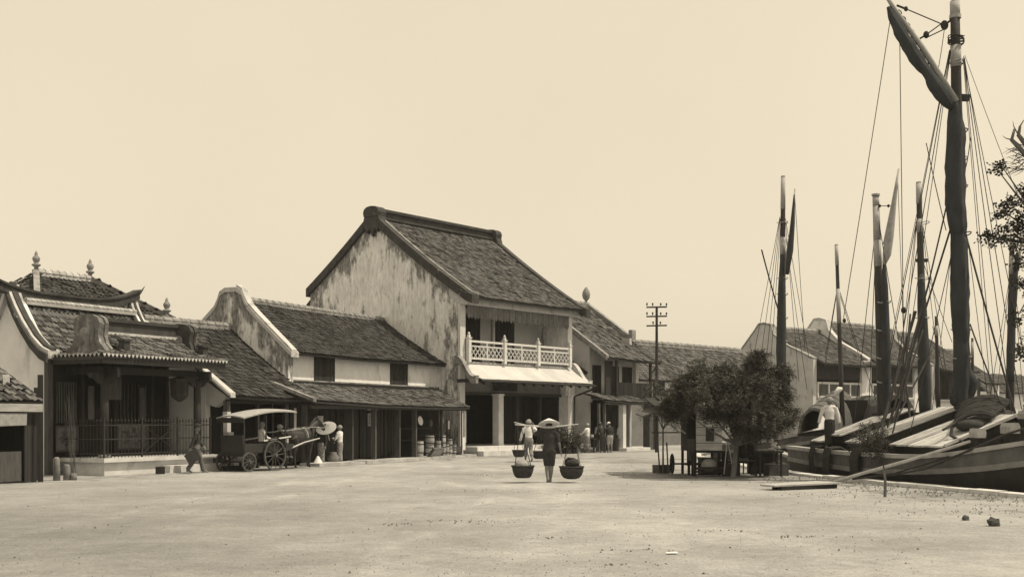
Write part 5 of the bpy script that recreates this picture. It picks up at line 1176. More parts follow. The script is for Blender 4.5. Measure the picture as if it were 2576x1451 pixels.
tw = [((2640, 430), (2590, 400), (2545, 352), (2552, 325)), ((2640, 390), (2585, 370), (2562, 340), (2566, 318)), ((2545, 352), (2530, 348), (2522, 342)), ((2590, 400), (2560, 405), (2535, 395)), ((2590, 400), (2555, 385), (2530, 372)), ((2600, 420), (2560, 430), (2540, 440)), ((2640, 420), (2575, 425), (2505, 422)), ((2575, 380), (2548, 378), (2530, 388)), ((2562, 340), (2550, 318), (2548, 305)), ((2566, 318), (2574, 305), (2580, 298)), ((2585, 400), (2565, 418), (2548, 420))]
for i, t_ in enumerate(tw): lm.append(([AT(x, y, NY) for x, y in t_], .030 if i < 2 else .006, .010 if i < 2 else .0015))
rr = random.Random(77)
for i in range(46):
    x, y = rr.uniform(2555, 2580), rr.uniform(360, 430); dx, dy = rr.uniform(-38, -6), rr.uniform(-16, 22); lm.append(([AT(x, y, NY), AT(x+dx*.5, y+dy*.4+rr.uniform(-3, 3), NY), AT(x+dx, y+dy, NY)], .003, .001))
tree('overhanging_tree', 'tree whose leafy and bare twigs reach in from the right edge of the view', tuple(nb), lm, bl, 42, .030, .022, 6, m='leaf_dark', spray=5, droop=.1)

# ------------------------------------------------------------------ telegraph pole
px_, py_ = (1652-1288)/3000*58, 58
tp = thing('telegraph_pole', 'tall thin telegraph pole with three crossarms of insulators', 'telegraph pole', (px_, py_, 0))
obj('pole', MB().tube([(0, 0, 0), (0, 0, 7.1)], [.09, .06], 8), 'iron', tp)
for z in (7.05, 6.6, 6.15):
    a = obj('crossarm', MB().bar((-.5, -.06, z), (.5, .06, z+.03), .06, .07), 'iron', tp)
    for x in (-.48, -.2, .2, .48) if z > 6.3 else (-.18, .18): obj('insulator', MB().lathe([(.012, .03), (.012, .10), (.04, .11), (.04, .2), (.015, .22)], (x, x*.12, z), 7), 'iron', a)

# ------------------------------------------------------------------ people
def remesh(mb, voxel, m, name, parent, smooth=True):
    me = mb.mesh('tmp'); o = bpy.data.objects.new('tmp', me); COL.objects.link(o)
    md = o.modifiers.new('r', 'REMESH'); md.mode = 'VOXEL'; md.voxel_size = voxel; md.use_smooth_shade = True
    sm = o.modifiers.new('s', 'SMOOTH'); sm.iterations = 2; sm.factor = .4
    dg = bpy.context.evaluated_depsgraph_get(); dg.update(); ev = o.evaluated_get(dg)
    out = bpy.data.meshes.new_from_object(ev); bpy.data.objects.remove(o); bpy.data.meshes.remove(me)
    out.materials.clear(); out.name = name
    for p in out.polygons: p.use_smooth = True
    return link(name, out, m, parent)
BASE = dict(pel=(0, 0, .525), wai=(0, 0, .62), che=(0, 0, .73), nek=(0, .0, .835), hed=(0, .012, .925), shL=(-.108, 0, .80), shR=(.108, 0, .80), elL=(-.135, -.01, .635), elR=(.135, -.01, .635),
            wrL=(-.145, .03, .485), wrR=(.145, .03, .485), hiL=(-.052, 0, .515), hiR=(.052, 0, .515), knL=(-.056, .012, .28), knR=(.056, .012, .28), anL=(-.056, -.01, .045), anR=(.056, -.01, .045))
WALK = dict(knL=(-.05, .09, .29), anL=(-.05, .12, .05), knR=(.05, .0, .28), anR=(.05, -.16, .08), elL=(-.14, -.06, .64), wrL=(-.14, -.05, .49), elR=(.14, .04, .64), wrR=(.14, .10, .50))
def hand(mb, w, d, s, fwd, H):
    """palm, four unequal curled fingers and a thumb"""
    w, d = V(w), V(d).normalized(); f = V(fwd); f = (f-d*f.dot(d)).normalized(); l = d.cross(f)
    r = .0105*H; mb.tube([w, w+d*.025*H, w+d*.055*H], [(r*1.1, r*1.3), (r*1.2, r*2.0), (r*.9, r*1.9)], 8)
    for i, ln in enumerate((.040, .046, .043, .033)):
        b = w+d*.052*H+f*(.011*(1.5-i))*H; mb.tube([b, b+d*ln*.5*H+l*s*.004*H, b+d*ln*.9*H+l*s*.016*H], [.0058*H, .0054*H, .0042*H], 6)
    b = w+d*.018*H+f*.016*H; mb.tube([b, b+d*.016*H+f*.016*H, b+d*.036*H+f*.022*H], [.0068*H, .006*H, .0045*H], 6)
def person(label, loc, face, H, pose=None, top='cloth_d', sleeves=1., bottom=('trousers', 'cloth_d', .9), head=None, voxel=.013, group=None):
    J = dict(BASE); J.update(pose or {}); J = {k: V(v)*H for k, v in J.items()}
    root = thing('person', label, 'person', loc, R(-face), group)
    B = MB(); up = V((0, 0, 1))
    B.tube([J['pel']-up*.05*H, J['pel'], J['wai'], J['che'], lerp(J['che'], J['nek'], .65), J['nek']], [(.075*H, .055*H), (.092*H, .062*H), (.074*H, .052*H), (.095*H, .06*H), (.08*H, .045*H), (.034*H, .034*H)], 14)
    B.tube([J['shL'], lerp(J['shL'], J['shR'], .5)+up*.012*H, J['shR']], [.034*H, .045*H, .034*H], 10)
    hd = (J['hed']-J['nek']).normalized(); B.tube([J['nek']-hd*.02*H, J['hed']-hd*.02*H], .031*H, 10)
    hq = MB().ell((0, 0, 0), (.05*H, .060*H, .072*H), 16, 11)
    hq.tube([(0, .054*H, .012*H), (0, .066*H, -.006*H), (0, .067*H, -.012*H)], [.006*H, .009*H, .008*H], 6)      # nose
    for s in (-1, 1): hq.ell((s*.051*H, -.004*H, -.004*H), (.008*H, .014*H, .019*H), 8, 5)                              # ears
    hq.ell((0, .050*H, -.034*H), (.016*H, .010*H, .007*H), 8, 5); hq.ell((0, .040*H, -.058*H), (.02*H, .016*H, .014*H), 8, 5)  # lips, chin
    rot = V((0, 0, 1)).rotation_difference(hd).to_matrix().to_4x4()
    hm = Matrix.Translation(J['hed']) @ rot @ Matrix.Rotation(J.get('turn', V((0, 0, 0))).z/max(H, .01), 4, 'Z'); hq.xf(hm); B.join(hq)
    for s, c in ((-1, 'L'), (1, 'R')):
        B.tube([J['sh'+c], lerp(J['sh'+c], J['el'+c], .4), J['el'+c]], [.033*H, .029*H, .023*H], 9)
        B.tube([J['el'+c], lerp(J['el'+c], J['wr'+c], .3), J['wr'+c]], [.0235*H, .024*H, .0155*H], 9)
        d = J['wr'+c]-J['el'+c]; hand(B, J['wr'+c], d, -s, V((0, 1, .2)) if abs(d.normalized().y) < .8 else V((0, 0, 1)), H)
        B.tube([J['hi'+c], lerp(J['hi'+c], J['kn'+c], .45), J['kn'+c]], [.056*H, .048*H, .034*H], 10)
        B.tube([J['kn'+c], lerp(J['kn'+c], J['an'+c], .35)-V((0, .008*H, 0)), J['an'+c]], [.034*H, .036*H, .02*H], 10)
        a = J['an'+c]; tilt = min(.6, max(0, a.z/H-.05)*6); toe = a+V((0, .10*H, -a.z+.016*H if a.z < .12*H else -.06*H))
        B.tube([a+V((0, -.02*H, -.012*H)), lerp(a, toe, .5)+V((0, 0, .004*H)), toe], [(.022*H, .026*H), (.024*H, .02*H), (.022*H, .010*H)], 9)
    remesh(B, voxel*.8, 'skin', 'body', root)
    for s in (-1, 1): obj('eye', MB().ell(hm @ V((s*.019*H, .0545*H, .012*H)), (.007*H, .004*H, .005*H), 8, 5), 'hair', root)
    if top:
        T = MB(); e = .012*H
        T.tube([J['pel']-up*.03*H, J['wai'], J['che'], lerp(J['che'], J['nek'], .7)], [(.098*H, .075*H), (.088*H, .068*H), (.104*H, .072*H), (.085*H, .056*H)], 14)
        T.tube([J['shL'], lerp(J['shL'], J['shR'], .5)+up*.006*H, J['shR']], [.044*H, .054*H, .044*H], 10)
        for c in 'LR':
            T.tube([J['sh'+c], J['el'+c]], [.044*H, .035*H], 9)
            if sleeves > .55: T.tube([J['el'+c], lerp(J['el'+c], J['wr'+c], sleeves*.95)], [.035*H, .031*H], 9)
        remesh(T, voxel, top, 'shirt', root)
    kind, bm__, ln = bottom
    Q_ = MB()
    if kind == 'trousers':
        Q_.tube([J['wai']-up*.03*H, J['pel'], J['pel']-up*.06*H], [(.09*H, .068*H), (.104*H, .078*H), (.09*H, .07*H)], 14)
        for c in 'LR':
            a, b, k = J['hi'+c], J['an'+c], J['kn'+c]; Q_.tube([a, k], [.066*H, .05*H], 10)
            if ln > .5: Q_.tube([k, lerp(k, b, (ln-.5)*2)], [.05*H, .044*H], 10)
        remesh(Q_, voxel, bm__, 'trousers', root)
    else:
        c0 = (J['anL']+J['anR'])/2; k0 = (J['knL']+J['knR'])/2; sp = abs(J['knL'].y-J['knR'].y)*.5; sa = abs(J['anL'].y-J['anR'].y)*.4
        Q_.tube([J['wai']-up*.02*H, J['pel'], lerp(J['pel'], k0, .5), k0, lerp(k0, c0, ln)], [(.082*H, .066*H), (.105*H, .082*H), (.104*H, .08*H+sp*.5), (.096*H, .07*H+sp), (.09*H, .066*H+sa)], 16)
        remesh(Q_, voxel, bm__, 'sarong', root)
    def onhead(mb): return mb.xf(hm)
    if head == 'cone': pass
    elif head and head[0] == 'cloth':
        q = MB().ell((0, -.008*H, .026*H), (.061*H, .070*H, .060*H), 12, 8); q.tube([(0, -.06*H, .02*H), (.0, -.085*H, -.01*H)], [.02*H, .01*H], 6); q.tube([(.062*H*math.cos(t), .066*H*math.sin(t), .02*H+.012*H*math.sin(t)) for t in [i*math.pi/8 for i in range(17)]], .012*H, 6, False)
        obj('headcloth', onhead(q), head[1], root, smooth=True)
    elif head and head[0] == 'cap':
        q = MB().lathe([(.062*H, .0), (.064*H, .03*H), (.058*H, .055*H), (.03*H, .068*H)], (0, -.004*H, .018*H), 14); q.lathe([(.075*H, 0), (.07*H, .01*H)], (0, .02*H, .022*H), 14); obj('cap', onhead(q), head[1], root, smooth=True)
    if not (head and head[0] == 'cloth'):
        obj('hair', onhead(MB().ell((0, -.010*H, .016*H), (.054*H, .060*H, .066*H), 12, 8)), 'hair', root, smooth=True)
    return root, (lambda p: Matrix.Translation(V(loc)) @ Matrix.Rotation(R(-face), 4, 'Z') @ (V(p)*H)), hm

# carrier with conical hat, seen from behind
cx, cy = G(1381, 1214)
pose = dict(shL=(-.11, .0, .80), elL=(-.235, .04, .765), wrL=(-.275, .05, .885), elR=(.155, .0, .645), wrR=(.185, .04, .50), knL=(-.035, .05, .28), anL=(-.02, -.05, .07), knR=(.04, .03, .28), anR=(.02, .045, .045), hed=(.0, .03, .905), hiL=(-.05, 0, .515))
m1, P1, hm1 = person('barefoot person in dark jacket and wide cone hat carrying a shoulder pole, seen from behind', (cx, cy, 0), 4, 1.60, pose, 'cloth_d', .55, ('trousers', 'cloth_d', .52), 'cone', .011)
q = MB().lathe([(.265, 0), (.27, .012), (.16, .085), (.03, .165), (.004, .175)], (0, 0, 0), 26); q.add([], [])
obj('hat', q.xf(hm1 @ Matrix.Translation((.0, .0, .025)) @ Matrix.Rotation(R(-3), 4, 'Y')), 'straw', m1, smooth=False)
zp = 1.425
pl = solo('carrying_pole', MB().tube([(cx-.86, cy-.08, zp+.05), (cx-.4, cy-.06, zp+.01), (cx, cy-.05, zp-.02), (cx+.4, cy-.04, zp+.02), (cx+.74, cy-.02, zp+.06)], [.014, .02, .022, .02, .014], 7), 'bamboo', 'long shoulder pole resting across the back of the person in the cone hat', 'carrying pole')
def carrier_basket(label, c, r, h, hang, load=None, prof=None):
    t = thing('hanging_basket', label, 'basket', c, .2, None)
    obj('bowl', MB().lathe(prof or [(r*.55, 0), (r*.75, h*.15), (r*.93, h*.6), (r, h), (r*.95, h), (r*.86, h*.6), (r*.5, .03)], (0, 0, 0), 20), 'basket', t, smooth=True)
    obj('rim', MB().tube([(r*1.0*math.cos(a), r*1.0*math.sin(a), h) for a in [i*math.pi/10 for i in range(21)]], .022, 6, False), 'basket', t)
    iv = (Matrix.Translation(V(c)) @ Matrix.Rotation(.2, 4, 'Z')).inverted(); e_ = iv @ V(hang)
    for i in range(4): a = i*math.pi/2+.6; obj('cord', MB().tube([(r*math.cos(a), r*math.sin(a), h), e_], .007, 4), 'rope', t)
    return t
carrier_basket('left round basket with ribbed gourd on the pole of the cone hatted person', (cx-.66, cy-.07, .13), .285, .30, (cx-.72, cy-.07, zp+.04))
gd = MB().ell((0, 0, 0), (.175, .175, .15), 20, 12)
for i in range(len(gd.v)):
    x, y, z = gd.v[i]; a = math.atan2(y, x); s = 1+.05*math.cos(10*a); gd.v[i] = (x*s, y*s, z)
solo('gourd', gd, 'cloth_g', 'big pale ribbed gourd lying in the left hanging basket', 'gourd', (cx-.68, cy-.08, .45), 0, None, True)
carrier_basket('right wide basket with tied bundle on the pole of the cone hatted person', (cx+.57, cy-.04, .10), .305, .31, (cx+.60, cy-.03, zp+.045), None, [(.11, 0), (.20, .03), (.265, .11), (.298, .21), (.305, .31), (.29, .31), (.26, .15), (.15, .03)])
bd = MB().ell((0, 0, 0), (.19, .15, .12), 16, 10)
for i in range(len(bd.v)): p = V(bd.v[i]); bd.v[i] = tuple(p*(1+.16*noise.noise(p*14)))
bd.tube([(-.18, -.02, .05), (-.1, -.05, .13), (.02, -.04, .12), (.16, 0, .08)], [.02, .03, .025, .01], 6); solo('cloth_bundle', bd, 'basket', 'dark tied bundle lying in the right hanging basket', 'bundle', (cx+.58, cy-.04, .50), 0, None, True)

# second carrier, farther, white jacket
dx, dy = G(1330, 1161)
pose = dict(WALK); pose.update(elR=(.19, .05, .74), wrR=(.14, .09, .87), elL=(-.17, -.0, .64), wrL=(-.20, .02, .49), turn=(0, 0, .5))
person('person in white jacket and rolled trousers carrying a pole behind the cone hat', (dx, dy, 0), -12, 1.60, pose, 'cloth_w', 1., ('trousers', 'cloth_p', .85), ('cloth', 'cloth_g'), .013)
solo('carrying_pole', MB().tube([(dx-.55, dy-.75, 1.50), (dx, dy-.05, 1.36), (dx+.5, dy+.65, 1.36)], [.02, .028, .02], 7), 'bamboo', 'pale shoulder pole slanting over the person in the white jacket', 'carrying pole')
carrier_basket('dark basket on the left of the person in the white jacket', (dx-.38, dy-.6, .2), .25, .25, (dx-.48, dy-.7, 1.47)); carrier_basket('dark basket half hidden behind the legs of the person in the cone hat', (dx+.42, dy+.5, .1), .30, .28, (dx+.48, dy+.6, 1.35))

# man walking past the temple with a case
wx, wy = G(495, 1189)
pose = dict(knL=(-.05, .08, .285), anL=(-.05, .13, .047), knR=(.05, -.04, .285), anR=(.05, -.19, .07), elR=(.13, -.08, .65), wrR=(.13, -.13, .51), elL=(-.13, .05, .65), wrL=(-.12, .13, .54))
w1, PW, _ = person('person in dark jacket and cap striding past the temple plinth', (wx, wy, 0), 72, 1.47, pose, 'cloth_d', 1., ('trousers', 'cloth_m', 1.), ('cap', 'cloth_d'), .012)
hp = PW((.13, -.15, .44))
cs = thing('flat_case', 'flat dark case held by the person striding past the temple', 'case', tuple(hp), R(-72)+.1); cs.rotation_euler = (R(30), 0, R(-72))
obj('case_body', bx(-.03, .03, -.20, .20, -.34, -.02), 'leather', cs); obj('handle', MB().tube([(0, -.06, -.02), (0, -.05, .015), (0, .05, .015), (0, .06, -.02)], .008, 5), 'leather', cs)

# ------------------------------------------------------------------ horse carriage
HEAD = 33; cph = R(90-HEAD)
CO = V((-7.93, 37.85, 0)); cm = Matrix.Translation(CO) @ Matrix.Rotation(cph, 4, 'Z')
cg = thing('horse_carriage', 'four wheeled open carriage with pale canopy roof waiting beside the temple', 'carriage', CO, cph)
def wheel(x, y, r, n):
    w = obj('wheel', MB().lathe([(.055, -.09), (.06, -.03), (.06, .03), (.05, .09)], (0, 0, 0), 10).xf(Matrix.Translation((x, y, r)) @ Matrix.Rotation(R(90), 4, 'X')), 'wood_mid', cg)
    T = MB(); k = 32
    prof = [(r-.05, -.025), (r-.05, .025), (r, .025), (r, -.025)]; vs, fs = [], []
    for i in range(k):
        a = 2*math.pi*i/k
        for rr_, yy in prof: vs.append((x+rr_*math.cos(a), y+yy, r+rr_*math.sin(a)))
    for i in range(k):
        for j in range(4): a, b = i*4, ((i+1) % k)*4; fs.append((a+j, a+(j+1) % 4, b+(j+1) % 4, b+j))
    obj('rim', T.add(vs, fs), 'wood_mid', w)
    for i in range(n): a = 2*math.pi*i/n+.1; obj('spoke', MB().tube([(x+.05*math.cos(a), y, r+.05*math.sin(a)), (x+(r-.04)*math.cos(a), y, r+(r-.04)*math.sin(a))], [.016, .012], 5), 'wood_mid', w)
for y in (-.56, .56): wheel(0, y, .48, 12); wheel(-1.12, y, .30, 10)
obj('axle', MB().tube([(0, -.55, .48), (0, .55, .48)], .03, 6), 'iron', cg); obj('axle', MB().tube([(-1.12, -.55, .30), (-1.12, .55, .30)], .03, 6), 'iron', cg)
obj('body', MB().prism([(-1.28, .62), (-1.22, .48), (-.75, .45), (-.60, .60), (.35, .60), (.78, .62), (.98, .80), (.94, .83), (.60, .70), (.52, .95), (.46, .95), (.40, .70), (-.9, .70), (-1.2, .72), (-1.26, 1.12), (-1.32, 1.12)], 'y', -.48, .48), 'leather', cg)
for s in (-1, 1):
    obj('side_panel', bx(-1.26, .46, s*.49-.015, s*.49+.015, .58, .86), 'leather', cg)
    obj('side_rail', MB().bar((-.45, s*.52, .94), (.75, s*.52, 1.06), .03, .04), 'paint', cg)
    for x in (-1.24, -.3, .55): obj('roof_post', bx(x-.018, x+.018, s*.47-.018, s*.47+.018, .95, 1.70+.08*(x+1.3)), 'iron', cg)
    obj('mudguard', MB().tube([(-.45, s*.56, .72), (-.25, s*.56, .98), (.05, s*.56, 1.05), (.32, s*.56, .92), (.45, s*.56, .7)], [(.05, .012)]*5, 6), 'leather', cg)
    obj('lamp', MB().box(.52, .60, s*.53-.04, s*.53+.04, .86, 1.0), 'cloth_g', cg)
    obj('shaft', MB().tube([(.25, s*.30, .60), (.9, s*.32, .66), (1.6, s*.33, .86), (2.35, s*.30, .98)], [.03, .028, .026, .02], 7), 'bamboo', cg)
    obj('spring', MB().tube([(-1.5, s*.4, .42), (-1.12, s*.4, .33), (-.75, s*.4, .42)], .018, 5), 'iron', cg)
rf = MB(); vs, fs = [], []
for i in range(9):
    x = lerp(-1.38, .95, i/8); z = 1.66+.085*(x+1.38)+.10*math.sin(math.pi*i/8)
    for j in range(7): y = lerp(-.60, .60, j/6); vs.append((x, y, z+.07*(1-(y/.6)**2)))
n0 = len(vs); vs += [(x, y, z-.04) for x, y, z in vs]
for i in range(8):
    for j in range(6): a = i*7+j; fs += [(a, a+1, a+8, a+7), (n0+a+7, n0+a+8, n0+a+1, n0+a)]
for i in range(8): a = i*7; fs += [(a, a+7, n0+a+7, n0+a), (a+6, n0+a+6, n0+a+13, a+13)]
for j in range(6): fs += [(j, n0+j, n0+j+1, j+1), (56+j, 57+j, n0+57+j, n0+56+j)]
obj('canopy_roof', rf.add(vs, fs), 'cloth_g', cg, smooth=False)
obj('roof_valance', bx(-1.37, -1.35, -.58, .58, 1.5, 1.66), 'leather', cg)
obj('back_curtain', bx(-1.28, -1.26, -.46, .46, .95, 1.02), 'leather', cg)
SIT = dict(pel=(0, 0, .30), wai=(0, .0, .39), che=(0, .0, .50), nek=(0, .0, .61), hed=(0, .015, .70), shL=(-.108, 0, .575), shR=(.108, 0, .575), elL=(-.14, .05, .43), elR=(.14, .05, .43), wrL=(-.09, .17, .40), wrR=(.09, .17, .40), hiL=(-.055, .02, .29), hiR=(.055, .02, .29), knL=(-.06, .25, .30), knR=(.06, .25, .30), anL=(-.06, .27, .06), anR=(.06, .27, .06))
ps = cm @ V((-.15, -.12, .42)); person('person in pale shirt sitting inside the carriage under the canopy', tuple(ps), HEAD+20, 1.42, SIT, 'cloth_w', 1., ('trousers', 'cloth_d', 1.), ('cloth', 'cloth_p'), .014)
ps = cm @ V((.62, -.15, .34)); person('driver in dark jacket and pale headcloth seated at the front of the carriage', tuple(ps), HEAD, 1.42, SIT, 'cloth_d', 1., ('trousers', 'cloth_d', 1.), ('cloth', 'cloth_g'), .014)
# pony in the shafts
hx = cm @ V((1.72, 0, 0))
hs = thing('horse', 'small dark pony harnessed between the carriage shafts', 'horse', tuple(hx), cph); hs.scale = (1.16, 1.16, 1.16)
q = MB()
q.tube([(-.56, 0, .90), (-.45, 0, .93), (-.22, 0, .88), (.05, 0, .86), (.30, 0, .89), (.46, 0, .92)], [(.10, .12), (.19, .21), (.20, .23), (.19, .22), (.18, .23), (.11, .14)], 14)
q.tube([(.34, 0, .98), (.55, 0, 1.16), (.74, 0, 1.30)], [(.10, .17), (.075, .125), (.06, .09)], 12)
q.tube([(.70, 0, 1.34), (.84, 0, 1.27), (.98, 0, 1.13), (1.03, 0, 1.08)], [(.07, .085), (.065, .085), (.05, .055), (.045, .05)], 10)
for s in (-1, 1):
    q.tube([(.70, s*.045, 1.39), (.70, s*.06, 1.47)], [.025, .008], 6)
    f_, bk = (.06, -.05) if s > 0 else (-.10, .08)
    q.tube([(.36, s*.11, .85), (.38+f_*.5, s*.11, .62), (.38+f_, s*.11, .40), (.37+f_, s*.11, .10), (.41+f_, s*.11, .03)], [.085, .062, .043, .028, .035], 9)
    q.tube([(-.40, s*.12, .88), (-.30+bk*.4, s*.12, .66), (-.44+bk, s*.12, .42), (-.40+bk, s*.12, .12), (-.36+bk, s*.12, .03)], [.13, .085, .045, .03, .036], 9)
remesh(q, .016, 'horse', 'body', hs)
obj('tail', MB().tube([(-.57, 0, .98), (-.68, 0, .88), (-.70, .02, .60), (-.67, .02, .40)], [.03, .05, .055, .015], 8), 'hair', hs, smooth=True)
obj('mane', MB().tube([(.36, .0, 1.14), (.52, .0, 1.27), (.66, 0, 1.40), (.76, 0, 1.38)], [(.02, .05), (.025, .06), (.02, .05), (.015, .03)], 8), 'hair', hs, smooth=True)
obj('collar', MB().tube([(.34+.06*math.sin(a), .20*math.cos(a), .93+.25*math.sin(a)) for a in [i*math.pi/9 for i in range(19)]], .03, 6, False), 'leather', hs)
obj('saddle_pad', MB().tube([(.08, .215*math.cos(a), .87+.245*math.sin(a)) for a in [i*math.pi/9 for i in range(10)]], [(.02, .06)]*10, 6), 'cloth_g', hs)
for s in (-1, 1):
    obj('bridle_strap', MB().tube([(.72, s*.075, 1.38), (.85, s*.072, 1.26), (.97, s*.055, 1.12)], .010, 4), 'leather', hs)
    obj('rein', MB().tube([(.96, s*.06, 1.14), (.4, s*.16, 1.17), (-.3, s*.14, 1.10), (-1.3, s*.08, 1.02)], .008, 4), 'rope_pale', hs)
# people beyond the horse
ux_, uy_ = G(855, 1167)
person('person in white jacket and headcloth standing to the right of the pony', (ux_, uy_, 0), -75, 1.40, dict(elL=(-.14, .06, .64), wrL=(-.08, .16, .66), elR=(.14, .03, .64), wrR=(.10, .13, .58)), 'cloth_w', 1., ('sarong', 'cloth_p', .8), ('cloth', 'cloth_g'), .013)
zx, zy = -6.72, 42.0
person('person in dark clothes holding the pale parasol behind the pony', (zx, zy, 0), 200, 1.38, dict(elR=(.15, .10, .68), wrR=(.06, .18, .74)), 'cloth_d', 1., ('sarong', 'cloth_p', .9), ('cloth', 'cloth_d'), .015)
ua = AT(820, 1073, 41.6)
um = thing('parasol', 'pale oiled paper parasol tilted above the pony', 'parasol', tuple(ua)); um.rotation_euler = (R(38), R(-8), 0)
k = 24; q = MB(); vs = [(0, 0, .09)]+[(.36*math.cos(2*math.pi*i/k), .36*math.sin(2*math.pi*i/k), -.05) for i in range(k)]+[(0, 0, .07)]+[(.355*math.cos(2*math.pi*i/k), .355*math.sin(2*math.pi*i/k), -.065) for i in range(k)]
fs = []
for i in range(k): j = (i+1) % k; fs += [(0, 1+i, 1+j), (k+1, k+2+j, k+2+i), (1+i, k+2+i, k+2+j, 1+j)]
obj('cover', q.add(vs, fs), 'paper', um)
for i in range(k): a = 2*math.pi*i/k; obj('rib', MB().bar((0, 0, .095), (.362*math.cos(a), .362*math.sin(a), -.046), .008, .006), 'cloth_g', um)
obj('handle', MB().tube([(0, 0, .12), (0, 0, -.62)], .012, 6), 'bamboo', um); obj('tip', MB().lathe([(.03, .08), (.025, .12), (.01, .15)], (0, 0, 0), 8), 'leather', um)
sx, sy = AT(803, 1100, 43).x, 43
person('person hidden behind the pony with a stack of trays on the head', (sx, sy, 0), 60, 1.30, None, 'cloth_d', 1., ('sarong', 'cloth_p', .9), ('cloth', 'cloth_g'), .018)
stk = thing('tray_stack', 'tall stack of pale round trays balanced on a head behind the parasol', 'tray stack', (sx, sy, 1.30))
for i in range(8): obj('tray', MB().lathe([(.12, 0), (.145, .01), (.145, .045), (.12, .05)], (0, 0, i*.055), 16), 'straw', stk)

# group by the narrow shophouse
def PG(x, y): return (*G(x, 1138), 0)
fx, fy, _ = PG(1478, 1131)
person('person in white jacket, long shawl and patterned sarong walking by the bush', (fx, fy, 0), -60, 1.42, dict(WALK, elL=(-.16, .08, .68), wrL=(-.2, .2, .60)), 'cloth_w', 1., ('sarong', 'cloth_p', .95), ('cloth', 'cloth_g'), .016)
fx, fy, _ = PG(1516, 1129); person('person in dark clothes bending at the street food table', (fx, fy, 0), -20, 1.48, dict(che=(0, .06, .72), nek=(0, .10, .81), hed=(0, .15, .88), shL=(-.1, .09, .78), shR=(.1, .09, .78), elL=(-.13, .14, .64), wrL=(-.1, .25, .58), elR=(.13, .14, .64), wrR=(.1, .25, .58)), 'cloth_d', 1., ('sarong', 'cloth_d', .9), ('cap', 'cloth_d'), .016)
fx, fy, _ = PG(1534, 1130); person('person in dark shirt, pale shorts and white cap beside the white column', (fx, fy, 0), -25, 1.48, dict(elL=(-.15, .08, .66), wrL=(-.12, .2, .60), hed=(-.02, .03, .92)), 'cloth_d', .55, ('trousers', 'cloth_g', .55), ('cap', 'cloth_w'), .016)
fx, fy = AT(1563, 1100, 61.6).x, 61.6; person('person in white shirt standing in the dark doorway right of the white column', (fx, fy, 0), 190, 1.45, None, 'cloth_w', .6, ('sarong', 'cloth_d', .9), None, .018)
fx, fy = AT(1508, 1100, 60.2).x, 60.2; person('person in pale headcloth half hidden behind the street food table', (fx, fy, 0), 180, 1.5, None, 'cloth_g', 1., ('sarong', 'cloth_d', .9), ('cloth', 'cloth_w'), .018)
tx, ty, _ = PG(1497, 1128); ty -= .1
tb_ = thing('food_table', 'dark street food table with pots in front of the narrow shophouse', 'table', (tx, ty+.5, 0), rotz_of(AC))
obj('table_top', bx(-.5, .6, -.3, .3, .62, .68), 'wood', tb_)
for x in (-.44, .54):
    for y in (-.26, .26): obj('leg', bx(x-.03, x+.03, y-.03, y+.03, 0, .62), 'wood', tb_)
for i, (x, r) in enumerate(((-.25, .12), (.12, .09), (.4, .1))): solo('cooking_pot', MB().lathe([(r*.6, 0), (r, .06), (r*.95, .14), (r*.7, .18), (r*.8, .2)], (0, 0, 0), 12), 'iron' if i else 'stone', ['pale pot at the left of the street food table', 'small dark pot in the middle of the street food table', 'dark pot at the right end of the street food table'][i], 'pot', tuple(V((tx, ty+.5, .682))+V((.616*x, .788*x, 0))), 0, None, True)
solo('tall_basket', MB().lathe([(.16, 0), (.22, .5), (.24, .62)], (0, 0, 0), 12, .9, .9), 'basket', 'tapered basket standing at the foot of the white column', 'basket', (*G(1549, 1134), 0))
hp_ = MB(); rr = random.Random(9)
for i in range(9): hp_.ell((rr.uniform(-.5, .5), rr.uniform(-.2, .2), .08+.12*rr.random()), (rr.uniform(.16, .3), .18, rr.uniform(.1, .18)), 8, 6)
solo('plaster_heap', hp_, 'stone_pale', 'pale heap of rubble at the corner by the dark bush', 'rubble heap', (*G(1452, 1134), 0), 0, None, True)
# man on the boat, balcony figure
bx_, by_ = AT(2087, 1050, 34.4).x, 34.4
person('person in white jacket and dark sarong standing on the edge of the cargo boat', (bx_, by_, .745), 6, 1.50, dict(elL=(-.17, -.01, .645), wrL=(-.205, .0, .50), elR=(.16, -.01, .645), wrR=(.18, .0, .50)), 'cloth_w', 1., ('sarong', 'cloth_d', .85), ('cloth', 'cloth_g'), .012)
cp_ = V((-2.4, 53, 0))+V((.616*5.3-.788*1.3, .788*5.3+.616*1.3, 4.225))
person('small person standing in the open balcony doorway of the big gabled house', tuple(cp_), 160, 1.15, None, 'cloth_g', 1., ('sarong', 'cloth_p', .9), None, .018)
bn = thing('balcony_bench', 'dark slatted bench behind the balcony lattice of the big gabled house', 'bench', tuple(V((-2.4, 53, 4.222))+V((.616*.5-.788*.7, .788*.5+.616*.7, 0))), rotz_of(AC))
for z in (.62, 1.0): obj('back_rail', bx(0, 1.9, .3, .35, z, z+.06), 'wood', bn)
for i in range(9): obj('slat', bx(.05+i*.22, .1+i*.22, .31, .34, .66, 1.0), 'wood', bn)
obj('seat', bx(0, 1.9, -.15, .3, .42, .47), 'wood', bn)
for x in (.03, 1.83):
    for y in (-.12, .29): obj('leg', bx(x, x+.05, y, y+.05, 0, .42), 'wood', bn)
# cloth on the far thatch
wc = MB().tube([(0, 0, 0), (.06, 0, .12), (.16, .02, .24), (.26, 0, .25)], [.02, .09, .10, .05], 9); solo('white_sailcloth', wc, 'cloth_w', 'folded white cloth lying on top of the thatch beside the striped mast', 'cloth', tuple(AT(2100, 996, 40.8)), 0, None, True)

